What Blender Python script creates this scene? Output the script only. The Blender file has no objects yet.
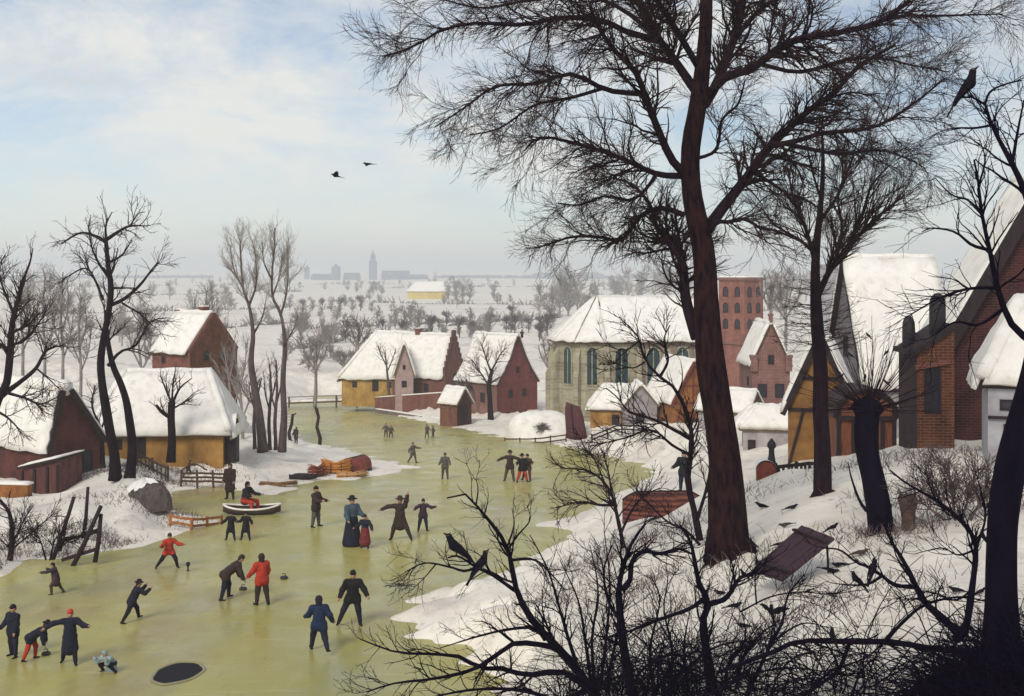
import bpy, math, random
import numpy as np
from mathutils import Vector, Matrix
R = math.radians
F = 1024*40/36; CX = 512.0; CY = 270.0          # focal length in pixels, principal column, horizon row
C = bpy.context.scene.collection
rnd = random.Random(11); NR = np.random.default_rng(11)

def P(px, py, d):                                 # the place d metres ahead that the photograph shows at (px, py)
    return np.array([(px-CX)/F*d, d, (CY-py)/F*d])

# ------------------------------------------------------------------ materials
def lin(c):
    return tuple((x/12.92 if x <= .04045 else ((x+.055)/1.055)**2.4) for x in c)
MATS = {}
def mat(name, c1, c2=None, scale=4.0, rough=.85, bump=.3, stretch=(1,1,1), spec=.3, detail=6, lo=.35, hi=.65, kind='noise', mortar=(.3,.28,.25), bs=(.25,.08)):
    if name in MATS: return MATS[name]
    m = bpy.data.materials.new(name); m.use_nodes = True
    nt = m.node_tree; N = nt.nodes; L = nt.links
    b = N['Principled BSDF']; b.inputs['Roughness'].default_value = rough
    b.inputs['Specular IOR Level'].default_value = spec
    if c2 is None: c2 = tuple(x*.6 for x in c1)
    tc = N.new('ShaderNodeTexCoord'); mp = N.new('ShaderNodeMapping'); mp.inputs['Scale'].default_value = stretch
    L.new(tc.outputs['Object'], mp.inputs['Vector'])
    nz = N.new('ShaderNodeTexNoise'); nz.inputs['Scale'].default_value = scale; nz.inputs['Detail'].default_value = detail
    nz.inputs['Roughness'].default_value = .62
    L.new(mp.outputs[0], nz.inputs['Vector'])
    mr = N.new('ShaderNodeMapRange'); mr.inputs['From Min'].default_value = lo; mr.inputs['From Max'].default_value = hi
    L.new(nz.outputs['Fac'], mr.inputs['Value'])
    mx = N.new('ShaderNodeMix'); mx.data_type = 'RGBA'
    mx.inputs['A'].default_value = (*c1, 1); mx.inputs['B'].default_value = (*c2, 1)
    L.new(mr.outputs[0], mx.inputs['Factor'])
    col = mx.outputs['Result']; hgt = nz.outputs['Fac']
    if kind == 'brick':
        sp = N.new('ShaderNodeSeparateXYZ'); L.new(tc.outputs['Object'], sp.inputs[0])
        ad = N.new('ShaderNodeMath'); L.new(sp.outputs[0], ad.inputs[0]); L.new(sp.outputs[1], ad.inputs[1])
        cb = N.new('ShaderNodeCombineXYZ'); L.new(ad.outputs[0], cb.inputs[0]); L.new(sp.outputs[2], cb.inputs[1])
        br = N.new('ShaderNodeTexBrick'); br.inputs['Scale'].default_value = 1
        br.inputs['Brick Width'].default_value = bs[0]; br.inputs['Row Height'].default_value = bs[1]
        br.inputs['Mortar Size'].default_value = bs[1]*.1; br.inputs['Mortar'].default_value = (*mortar, 1)
        L.new(cb.outputs[0], br.inputs['Vector'])
        L.new(col, br.inputs['Color1'])
        dk = N.new('ShaderNodeMix'); dk.data_type = 'RGBA'; dk.blend_type = 'MULTIPLY'; dk.inputs['Factor'].default_value = 1
        L.new(col, dk.inputs['A']); dk.inputs['B'].default_value = (.72,.66,.66,1)
        L.new(dk.outputs['Result'], br.inputs['Color2'])
        col = br.outputs['Color']
    if kind in ('brick', 'wash'):                        # rain streaks and soot of old walls
        m3 = N.new('ShaderNodeMapping'); m3.inputs['Scale'].default_value = (1,1,.28); L.new(tc.outputs['Object'], m3.inputs[0])
        n3 = N.new('ShaderNodeTexNoise'); n3.inputs['Scale'].default_value = 1.1; n3.inputs['Detail'].default_value = 8; n3.inputs['Roughness'].default_value = .7; L.new(m3.outputs[0], n3.inputs['Vector'])
        r3 = N.new('ShaderNodeMapRange'); r3.inputs['From Min'].default_value = .42; r3.inputs['From Max'].default_value = .68; r3.inputs['To Max'].default_value = .62; L.new(n3.outputs['Fac'], r3.inputs['Value'])
        x3 = N.new('ShaderNodeMix'); x3.data_type = 'RGBA'; x3.blend_type = 'MULTIPLY'; L.new(r3.outputs[0], x3.inputs['Factor']); L.new(col, x3.inputs['A']); x3.inputs['B'].default_value = (.42,.36,.36,1); col = x3.outputs['Result']
    if kind == 'snow':                                  # thin places where the covering shows, and old meltwater stains
        m3 = N.new('ShaderNodeMapping'); m3.inputs['Scale'].default_value = (1,1,.6); L.new(tc.outputs['Object'], m3.inputs[0])
        n3 = N.new('ShaderNodeTexNoise'); n3.inputs['Scale'].default_value = .8; n3.inputs['Detail'].default_value = 10; n3.inputs['Roughness'].default_value = .78; L.new(m3.outputs[0], n3.inputs['Vector'])
        r3 = N.new('ShaderNodeMapRange'); r3.inputs['From Min'].default_value = .56; r3.inputs['From Max'].default_value = .72; r3.inputs['To Max'].default_value = .8; L.new(n3.outputs['Fac'], r3.inputs['Value'])
        x3 = N.new('ShaderNodeMix'); x3.data_type = 'RGBA'; L.new(r3.outputs[0], x3.inputs['Factor']); L.new(col, x3.inputs['A']); x3.inputs['B'].default_value = (.40,.33,.26,1); col = x3.outputs['Result']
    if kind == 'plank':
        wv = N.new('ShaderNodeTexWave'); wv.bands_direction = 'Z'; wv.inputs['Scale'].default_value = bs[0]; wv.inputs['Distortion'].default_value = 1.2
        wv.inputs['Detail'].default_value = 3; L.new(mp.outputs[0], wv.inputs['Vector'])
        mm = N.new('ShaderNodeMix'); mm.data_type = 'RGBA'; mm.blend_type = 'MULTIPLY'; mm.inputs['Factor'].default_value = .7
        L.new(col, mm.inputs['A']); L.new(wv.outputs['Color'], mm.inputs['B']); col = mm.outputs['Result']
    L.new(col, b.inputs['Base Color'])
    if bump:
        bp = N.new('ShaderNodeBump'); bp.inputs['Strength'].default_value = bump; bp.inputs['Distance'].default_value = .05
        L.new(hgt, bp.inputs['Height']); L.new(bp.outputs[0], b.inputs['Normal'])
    MATS[name] = m
    return m

SNOW = mat('roof_snow', (.83,.80,.745), (.66,.61,.55), 1.6, .8, .6, lo=.45, hi=.8, kind='snow')
BARK = mat('dark_bark', (.007,.004,.010), (.026,.012,.017), 9, .9, .8, (1,1,.25), spec=.06)
BARKR = mat('red_brown_bark', (.005,.002,.007), (.034,.013,.013), 9, .9, 1.0, (1,1,.25), spec=.06)
TWIG = mat('dark_twig', (.022,.012,.015), (.050,.026,.026), 3, .9, 0, spec=.06)
INK = mat('blue_black_bark', (.0025,.0015,.008), (.007,.004,.012), 6, .9, .6, (1,1,.3), spec=.06)
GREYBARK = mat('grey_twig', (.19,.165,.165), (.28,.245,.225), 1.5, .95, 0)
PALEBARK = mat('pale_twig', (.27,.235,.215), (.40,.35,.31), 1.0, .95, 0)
MIDBARK = mat('brown_grey_bark', (.060,.040,.045), (.11,.075,.07), 4, .9, .5, (1,1,.3))
BRICK_R = mat('red_brick', (.25,.075,.045), (.15,.045,.032), 2.2, .9, .4, kind='brick', mortar=(.22,.15,.12), bs=(.3,.1))
BRICK_B = mat('barn_brick', (.16,.045,.035), (.075,.020,.020), 1.0, .9, .5, kind='brick', mortar=(.09,.04,.035), bs=(.34,.11))
BRICK_D = mat('dark_red_brick', (.080,.018,.016), (.026,.008,.010), 1.3, .9, .5, kind='brick', mortar=(.09,.04,.035), bs=(.34,.11))
BRICK_O = mat('orange_brick', (.19,.058,.026), (.075,.020,.014), 1.3, .9, .5, kind='brick', mortar=(.20,.12,.07), bs=(.34,.11))
BRICK_P = mat('pink_brick', (.27,.125,.10), (.20,.08,.07), 1.1, .9, .4, kind='brick', mortar=(.30,.22,.19), bs=(.4,.13))
BRICK_C = mat('crimson_brick', (.26,.055,.05), (.16,.035,.035), 1.1, .9, .4, kind='brick', mortar=(.2,.1,.09), bs=(.4,.13))
STONE = mat('yellowish_stone', (.46,.43,.31), (.36,.33,.22), .7, .9, .3, kind='brick', mortar=(.4,.37,.27), bs=(.9,.35))
STONE2 = mat('brown_stone', (.34,.27,.20), (.25,.19,.15), .7, .9, .3, kind='brick', mortar=(.3,.25,.19), bs=(.9,.35))
GREYSTONE = mat('grey_stone', (.32,.29,.29), (.22,.19,.20), 1.2, .9, .5)
CLAY = mat('ochre_clay', (.44,.245,.065), (.28,.14,.04), 1.2, .92, .4, kind='wash')
CLAYY = mat('yellow_clay', (.50,.32,.085), (.34,.18,.05), 1.0, .92, .4, kind='wash')
CLAYO = mat('orange_clay', (.38,.16,.045), (.22,.085,.03), 1.2, .92, .4, kind='wash')
WASH = mat('grey_limewash', (.42,.38,.38), (.30,.26,.27), 1.5, .9, .4, kind='wash')
WOOD = mat('brown_wood', (.11,.06,.035), (.055,.03,.022), 5, .85, .5, (1,1,.2))
WOODD = mat('dark_wood', (.030,.016,.018), (.016,.009,.013), 6, .85, .5, (1,1,.2))
WOODR = mat('red_wood', (.22,.05,.03), (.11,.025,.022), 3, .85, .4)
WOODO = mat('orange_wood', (.42,.18,.06), (.25,.09,.03), 4, .85, .4)
PLANK = mat('purple_brown_plank', (.060,.028,.038), (.030,.013,.024), 3, .85, .5, (1,6,6))
THATCH = mat('old_thatch', (.20,.15,.09), (.11,.075,.05), 8, .95, .8)
PANE = mat('dark_glass', (.018,.020,.030), (.03,.03,.045), 2, .2, 0, spec=.5)
GREENPANE = mat('green_glass', (.022,.060,.055), (.014,.030,.045), 2.5, .25, 0, spec=.5)
IRON = mat('black_iron', (.015,.012,.018), (.03,.025,.03), 8, .6, .1)
FARBLUE = mat('far_haze_blue', (.10,.14,.22), (.08,.11,.18), .05, .95, 0)  # distance haze painted into the town's walls and roofs as blue
BIRD = mat('black_feather', (.005,.004,.010), (.012,.010,.016), 30, .8, .2, spec=.1)
BIRDB = mat('brown_feather', (.035,.020,.020), (.07,.04,.035), 40, .7, .2)
SKIN = mat('skin', (.45,.25,.17), (.38,.19,.13), 12, .6, 0)
EYE = mat('dark_eye', (.01,.008,.008), None, 5, .3, 0)

# ------------------------------------------------------------------ mesh collecting
class MB:
    def __init__(s): s.v = []; s.f = []; s.m = []; s.n = 0; s.smooth = []
    def add(s, V, Fs, mi=0, smooth=False):
        V = np.asarray(V, float).reshape(-1, 3); b = s.n
        s.v.append(V); s.n += len(V)
        for f in Fs: s.f.append([int(i)+b for i in f])
        s.m += [mi]*len(Fs); s.smooth += [smooth]*len(Fs)
        return s
    def box(s, c, size, rz=0.0, rx=0.0, ry=0.0, mi=0, bev=0.0):
        x, y, z = [k/2 for k in size]
        if bev > 0:
            V = []
            for sx in (-1,1):
                for sy in (-1,1):
                    for sz in (-1,1):
                        V += [(sx*(x-bev), sy*(y-bev), sz*z), (sx*(x-bev), sy*y, sz*(z-bev)), (sx*x, sy*(y-bev), sz*(z-bev))]
            V = np.array(V); Fs = hull_faces(V)
        else:
            V = np.array([(i*x, j*y, k*z) for i in (-1,1) for j in (-1,1) for k in (-1,1)])
            Fs = [(0,1,3,2),(4,6,7,5),(0,4,5,1),(2,3,7,6),(0,2,6,4),(1,5,7,3)]
        M = np.array(Matrix.Rotation(rz,3,'Z') @ Matrix.Rotation(ry,3,'Y') @ Matrix.Rotation(rx,3,'X'))
        return s.add(V @ M.T + np.asarray(c, float), Fs, mi)
    def bar(s, a, b, w, t=None, mi=0):               # a square beam from a to b
        a = np.asarray(a, float); b = np.asarray(b, float); t = t or w
        d = b-a; d /= np.linalg.norm(d)
        u = np.cross(d, (0,0,1.0)); 
        if np.linalg.norm(u) < 1e-3: u = np.cross(d, (0,1.0,0))
        u /= np.linalg.norm(u); v = np.cross(u, d)
        V = [p + i*u*w/2 + j*v*t/2 for p in (a, b) for i, j in ((-1,-1),(1,-1),(1,1),(-1,1))]
        return s.add(V, [(3,2,1,0),(4,5,6,7),(0,1,5,4),(1,2,6,5),(2,3,7,6),(3,0,4,7)], mi)
    def prism(s, poly, off, mi=0):                   # 3-D polygon pushed along off
        p = np.asarray(poly, float); n = len(p); q = p + np.asarray(off, float)
        Fs = [list(range(n))[::-1], list(range(n, 2*n))] + [(i, (i+1) % n, n+(i+1) % n, n+i) for i in range(n)]
        return s.add(np.vstack([p, q]), Fs, mi)
    def tube(s, pts, rads, sides=6, mi=0, cap=True):
        V, Fs = tube_geo(np.asarray(pts, float)[None], np.asarray(rads, float)[None], sides, cap)
        return s.add(V, Fs, mi, True)
    def lathe(s, prof, sides=16, c=(0,0,0), mi=0):   # prof: (r, z)
        V = []; n = len(prof)
        for r, z in prof:
            for k in range(sides):
                a = 2*math.pi*k/sides; V.append((c[0]+r*math.cos(a), c[1]+r*math.sin(a), c[2]+z))
        Fs = [(i*sides+k, i*sides+(k+1) % sides, (i+1)*sides+(k+1) % sides, (i+1)*sides+k) for i in range(n-1) for k in range(sides)]
        Fs += [list(range(sides))[::-1], list(range((n-1)*sides, n*sides))]
        return s.add(V, Fs, mi, True)
    def grid(s, fn, nu, nv, mi=0):
        V = [fn(i/nu, j/nv) for j in range(nv+1) for i in range(nu+1)]
        Fs = [(j*(nu+1)+i, j*(nu+1)+i+1, (j+1)*(nu+1)+i+1, (j+1)*(nu+1)+i) for j in range(nv) for i in range(nu)]
        return s.add(V, Fs, mi, True)
    def slab(s, q, th, nu=10, nv=8, jit=.04, mi=0):   # lumpy sheet over a quad (a,b,c,d), th thick along its upward normal
        q = [np.asarray(p, float) for p in q]
        n = np.cross(q[1]-q[0], q[3]-q[0]); n /= np.linalg.norm(n)
        if n[2] < 0: n = -n
        T = {}; 
        for j in range(nv+1):
            for i in range(nu+1):
                u, v = i/nu, j/nv
                p = q[0]*(1-u)*(1-v)+q[1]*u*(1-v)+q[2]*u*v+q[3]*(1-u)*v
                e = min(u, 1-u, v, 1-v)
                k = th*(.62 if e == 0 else 1) + jit*(rnd.random()-.5)*(1 if e else .6)
                o = (q[1]-q[0])*(rnd.random()-.5)*.02*(e == 0) + (q[3]-q[0])*(rnd.random()-.5)*.035*(e == 0)
                T[i, j] = (p + o, p + n*k + o)
        V = []; idx = {}
        for (i, j), (lo, hi) in T.items():
            idx[i, j, 1] = len(V); V.append(hi); idx[i, j, 0] = len(V); V.append(lo)
        Fs = []
        for j in range(nv):
            for i in range(nu):
                Fs.append((idx[i,j,1], idx[i+1,j,1], idx[i+1,j+1,1], idx[i,j+1,1]))
        ring = [(i,0) for i in range(nu)]+[(nu,j) for j in range(nv)]+[(i,nv) for i in range(nu,0,-1)]+[(0,j) for j in range(nv,0,-1)]
        for a, b in zip(ring, ring[1:]+ring[:1]):
            Fs.append((idx[(*a,0)], idx[(*b,0)], idx[(*b,1)], idx[(*a,1)]))
        Fs.append([idx[(*a,0)] for a in ring][::-1])
        return s.add(V, Fs, mi, True)
    def build(s, name, mats, parent=None, loc=None, world=False, rz=0):
        me = bpy.data.meshes.new(name)
        V = np.vstack(s.v) if s.v else np.zeros((0,3))
        if world:
            base = np.array(parent.location if parent else loc); V = V - base
        me.from_pydata(V.tolist(), [], s.f)
        for m in (mats if isinstance(mats, (list, tuple)) else [mats]): me.materials.append(m)
        me.polygons.foreach_set('material_index', s.m)
        me.polygons.foreach_set('use_smooth', s.smooth)
        me.update()
        o = bpy.data.objects.new(name, me); C.objects.link(o)
        if parent: o.parent = parent
        elif loc is not None: o.location = loc
        if rz: o.rotation_euler.z = rz
        return o

def hull_faces(V):
    import bmesh
    bm = bmesh.new()
    vs = [bm.verts.new(p) for p in V]; bm.verts.index_update()
    r = bmesh.ops.convex_hull(bm, input=vs)
    Fs = [[v.index for v in f.verts] for f in bm.faces]
    bm.free(); return Fs

def tube_geo(PTS, RAD, sides, cap=True):              # many tubes at once: PTS [K,n,3], RAD [K,n]
    K, n, _ = PTS.shape
    T = np.gradient(PTS, axis=1); T /= np.linalg.norm(T, axis=2, keepdims=True)+1e-9
    ch = PTS[:, -1]-PTS[:, 0]; ch /= np.linalg.norm(ch, axis=1, keepdims=True)+1e-9
    ref = np.where(np.abs(ch[:, 2:3]) < .8, np.array([[0,0,1.0]]), np.array([[0,1.0,0]]))
    ref = np.repeat(ref[:, None], n, 1)
    B = np.cross(T, ref); nb = np.linalg.norm(B, axis=2, keepdims=True)
    B = np.where(nb < 1e-3, np.array([1.0,0,0]), B/(nb+1e-9)); Nn = np.cross(B, T)
    a = np.arange(sides)*2*math.pi/sides
    V = PTS[:, :, None] + RAD[:, :, None, None]*(np.cos(a)[None,None,:,None]*B[:, :, None]+np.sin(a)[None,None,:,None]*Nn[:, :, None])
    V = V.reshape(-1, 3)
    k = np.arange(K)[:, None, None]*n*sides; i = np.arange(n-1)[None, :, None]*sides; j = np.arange(sides)[None, None]
    j2 = (j+1) % sides
    Q = np.stack([k+i+j, k+i+sides+j, k+i+sides+j2, k+i+j2], -1).reshape(-1, 4)
    Fs = Q.tolist()
    if cap:
        for q in range(K):
            b = q*n*sides
            Fs.append(list(range(b, b+sides))); Fs.append(list(range(b+(n-1)*sides, b+n*sides))[::-1])
    return V, Fs

def thing(name, label, cat, loc=(0,0,0), rz=0, group=None):
    o = bpy.data.objects.new(name, None); C.objects.link(o)
    o.empty_display_size = .2
    o.location = loc; o.rotation_euler.z = rz
    return tag(o, label, cat, group)
def tag(o, label=None, cat=None, group=None, kind=None):
    if label: o['label'] = label
    if cat: o['category'] = cat
    if group: o['group'] = group
    if kind: o['kind'] = kind
    return o
def dup(o, loc, rz, label, sc=1.0):
    r = o.copy(); C.objects.link(r); r.location = loc; r.rotation_euler.z = rz; r.scale = (sc,)*3; r['label'] = label
    for ch in o.children:
        c = ch.copy(); C.objects.link(c); c.parent = r
        for g in ch.children:
            d = g.copy(); C.objects.link(d); d.parent = c
    return r

# ------------------------------------------------------------------ terrain
def zi(y): return -9.43 - .0659*y                      # the frozen river falls gently down the valley
def ice_d(py): return 10731.0/(py-345.0)
SH = [(-420,640),(-150,590),(0,577),(28,560),(62,560),(85,556),(115,552),(140,546),(175,537),(205,527),(222,522),(175,514),(160,503),(170,492),(205,486),
      (238,489),(252,497),(285,492),(312,481),(350,480),(385,475),(418,467),(375,459),(345,449),(318,444),(300,440),(290,428),(284,412),(292,402),(325,396),(362,396),
      (380,410),(418,421),(470,431),(500,437),(545,443),(590,452),(640,463),(655,475),(632,490),(606,506),(572,517),(540,525),(575,532),(560,545),(530,558),(510,574),(470,590),(430,598),
      (400,612),(402,632),(440,640),(470,655),(490,675),(505,700),(490,760)]
SHW = np.array([P(x, y, ice_d(y))[:2] for x, y in SH] + [(-1.4,24),(-3,18),(-4,12),(-60,12),(-70,30)])
def signed_shore(X, Y):                                # metres outside (+) or inside (-) the ice
    p = np.stack([X.ravel(), Y.ravel()], -1); best = np.full(len(p), 1e18); inside = np.zeros(len(p), bool)
    A = SHW; B = np.roll(SHW, -1, 0)
    for a, b in zip(A, B):
        ab = b-a; t = np.clip(((p-a)@ab)/(ab@ab), 0, 1)
        d2 = ((p-a-t[:, None]*ab)**2).sum(1); best = np.minimum(best, d2)
        c = (a[1] > p[:, 1]) != (b[1] > p[:, 1])
        with np.errstate(divide='ignore', invalid='ignore'):
            xx = (b[0]-a[0])*(p[:, 1]-a[1])/(b[1]-a[1])+a[0]
        inside ^= c & (p[:, 0] < xx)
    return (np.sqrt(best)*np.where(inside, -1, 1)).reshape(X.shape)
CP = [ # px, py, distance
 (590,692,20),(500,745,22),(450,770,20),(400,810,18),(300,870,16),(545,712,21),(700,694,18),(850,692,15.5),(1000,690,13),(1150,690,12),(760,622,21),(790,580,24),(900,604,20),(728,551,28),(880,533,27),(822,493,34),(960,540,24),
 (920,446,44),(800,469,42),(990,446,44),(760,478,42),(1100,440,44),(1100,560,22),(640,566,37),(560,596,36),(640,522,51),(690,502,48),(560,650,28),(640,610,29),
 (700,455,76),(600,436,95),(650,446,85),(740,432,90),(830,425,88),(620,413,125),(540,432,116),(480,424,133),(450,408,150),(390,400,165),(340,385,200),(300,376,220),
 (700,410,130),(760,400,140),(900,400,110),(1100,400,100),(1400,400,100),(1500,560,22),(1500,700,12),
 (130,472,62),(150,478,62),(60,492,67),(20,502,62),(90,522,54),(40,545,50.5),(0,545,50),(-100,520,55),(120,535,54),(160,520,59),(200,470,76),(180,459,82),(110,457,80),
 (265,446,88),(225,458,82),(160,442,100),(60,440,90),(-60,450,80),(250,432,110),(150,400,145),(240,402,165),(-400,520,55),(-400,430,100),(-800,430,100),(-800,560,50),
 (320,465,88.5),(360,468,86.5),(300,470,84),(280,480,80),
 (1000,800,8),(700,860,9),(512,900,10),(512,1000,4),(1200,800,6),(300,1500,4),(-800,1500,4),(1900,1200,4),(1900,500,40),
 (0,352,260),(300,352,290),(600,352,290),(900,352,260),(1400,350,260),(-600,352,260),
 (0,318,500),(300,322,470),(600,322,480),(900,320,480),(1500,320,480),(-600,320,480),
 (0,296,1000),(300,298,950),(600,297,950),(1000,297,950),(1700,296,950),(-700,296,1000),
 (-700,281,2400),(0,280,2400),(300,278,2600),(600,281,2300),(1000,281,2400),(1700,281,2400),
 (-700,271,5500),(0,270.5,5500),(300,269,5500),(450,270.5,5500),(620,268.5,5500),(1000,270,5500),(1700,270,5500)]
def uv(px, d): return np.stack([np.asarray(px)/220.0, np.log(d)*2.6], -1)
_c = np.array(CP, float); _U = uv(_c[:, 0], _c[:, 2]); _y = _c[:, 1]
# interpolate the height itself, z = (CY-py)/F*d
_Z = (CY-_c[:, 1])/F*_c[:, 2]
def _ker(A, B): return np.linalg.norm(A[:, None]-B[None], axis=-1)
_n = len(_c); _M = np.zeros((_n+3, _n+3)); _M[:_n, :_n] = _ker(_U, _U)-.04*np.eye(_n); _M[:_n, _n:] = np.c_[np.ones(_n), _U]; _M[_n:, :_n] = _M[:_n, _n:].T
_W = np.linalg.solve(_M, np.r_[_Z, 0, 0, 0])
def sm(t): t = np.clip(t, 0, 1); return t*t*(3-2*t)
def ground(X, Y):
    X = np.asarray(X, float); Y = np.asarray(Y, float); sh = X.shape
    X = X.ravel(); Y = Y.ravel(); Yc = np.maximum(Y, 2.0)
    px = np.clip(CX + X/Yc*F, -900, 2000)
    U = uv(px, np.clip(Yc, 3.5, 6500)); out = np.zeros(len(X))
    for i in range(0, len(X), 20000):
        u = U[i:i+20000]; out[i:i+20000] = _ker(u, _U)@_W[:_n] + np.c_[np.ones(len(u)), u]@_W[_n:]
    # small drifts and hollows
    a = np.clip(Yc/60, .35, 2.5)
    out += a*(.16*np.sin(X*.55+1.3*np.sin(Y*.31))*np.cos(Y*.47+.7) + .09*np.sin(X*1.4+Y*.9+np.sin(X*.6)*2) + .05*np.sin(X*2.9-Y*2.3))*np.where(Yc > 300, .3, 1)
    s = signed_shore(X, Y) + np.clip(Yc/70,.4,2)*(.28*np.sin(X*1.7+2*np.sin(Y*.8))+.2*np.sin(Y*1.9+X)+.12*np.sin(X*4.1-Y*2.3))
    s = s + np.exp(-((X+.3)/3.6)**2-((Y-39)/6.5)**2)*(1.15*np.sin(2.3*Y+1.3*np.sin(X*.7+.5))+.55*np.sin(4.7*Y-1.1*X+1.7*np.sin(X*1.3))); base = zi(Y)
    D = .035*Y+.8
    w = sm(s/D)
    hi_ = np.maximum(out, base+.22)
    z = np.where(s > 0, base + .06*np.clip(s*4, 0, 1) + (hi_-base-.06)*w, base - np.clip(-s*.4, 0, .5))
    z = np.where((Y > 260), out, z)
    return z.reshape(sh)
def gz(x, y): return float(ground(np.array([x]), np.array([y]))[0])
def hit(px, py, dmin=15, dmax=5800):                   # first ground point seen at (px, py) beyond dmin
    d = np.exp(np.linspace(math.log(dmin), math.log(dmax), 900))
    X = (px-CX)/F*d; Z = (CY-py)/F*d; g = ground(X, d)
    k = np.argmax(Z <= g)
    if not (Z <= g).any(): k = len(d)-1
    return np.array([X[k], d[k], g[k]])
def atg(px, d):                                         # ground point in column px at distance d
    x = (px-CX)/F*d; return np.array([x, d, gz(x, d)])
def onice(px, py):
    d = ice_d(py); p = P(px, py, d); p[2] = zi(d); return p

def build_ground():
    cols = np.concatenate([np.linspace(-900,-60,40), np.linspace(-50,1080,230), np.linspace(1100,2000,40)])
    rows = np.concatenate([np.exp(np.linspace(math.log(3.5), math.log(28), 70))[:-1], np.exp(np.linspace(math.log(28), math.log(230), 240))[:-1], np.exp(np.linspace(math.log(230), math.log(6500), 70))])
    X = (cols[None]-CX)/F*rows[:, None]; Y = np.repeat(rows[:, None], len(cols), 1)
    Z = ground(X, Y)
    nr, nc = X.shape
    V = np.stack([X, Y, Z], -1).reshape(-1, 3)
    i = np.arange(nr-1)[:, None]*nc; j = np.arange(nc-1)[None]
    Q = np.stack([i+j, i+j+1, i+nc+j+1, i+nc+j], -1).reshape(-1, 4)
    mb = MB(); mb.v = [V]; mb.n = len(V); mb.f = Q.tolist(); mb.m = [0]*len(Q); mb.smooth = [True]*len(Q)
    m = bpy.data.materials.new('ground_snow'); m.use_nodes = True
    nt = m.node_tree; N = nt.nodes; L = nt.links; b = N['Principled BSDF']
    b.inputs['Roughness'].default_value = .75; b.inputs['Specular IOR Level'].default_value = .25
    tc = N.new('ShaderNodeTexCoord')
    def noise(s, d=6, st=(1,1,1), r=.6):
        mp = N.new('ShaderNodeMapping'); mp.inputs['Scale'].default_value = st; L.new(tc.outputs['Object'], mp.inputs[0])
        n = N.new('ShaderNodeTexNoise'); n.inputs['Scale'].default_value = s; n.inputs['Detail'].default_value = d; n.inputs['Roughness'].default_value = r
        L.new(mp.outputs[0], n.inputs['Vector']); return n.outputs['Fac']
    def rng(x, a, c, hi=1.0):
        r = N.new('ShaderNodeMapRange'); r.inputs['From Min'].default_value = a; r.inputs['From Max'].default_value = c; r.inputs['To Max'].default_value = hi
        L.new(x, r.inputs['Value']); return r.outputs[0]
    def mix(f, a, c):
        x = N.new('ShaderNodeMix'); x.data_type = 'RGBA'; L.new(f, x.inputs['Factor'])
        for k, vv in (('A', a), ('B', c)):
            if isinstance(vv, tuple): x.inputs[k].default_value = (*vv, 1)
            else: L.new(vv, x.inputs[k])
        return x.outputs['Result']
    c = mix(rng(noise(.5), .35, .7), (.85,.80,.715), (.71,.645,.555))
    c = mix(rng(noise(2.2, 8), .55, .74, .85), c, (.46,.38,.33))               # old grass showing through thin snow
    c = mix(rng(noise(.16, 9, (1,.6,1), .68), .55, .70, .75), c, (.42,.345,.33))
    c = mix(rng(noise(.018, 8, (.35,1.6,1), .7), .52, .66, .75), c, (.52,.48,.44))     # hedges and furrows of the far fields
    L.new(c, b.inputs['Base Color'])
    bp = N.new('ShaderNodeBump'); bp.inputs['Strength'].default_value = .5; bp.inputs['Distance'].default_value = .12
    L.new(noise(3.0, 8), bp.inputs['Height']); L.new(bp.outputs[0], b.inputs['Normal'])
    o = mb.build('snowy_ground', m, loc=(0,0,0)); tag(o, kind='structure')

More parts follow.
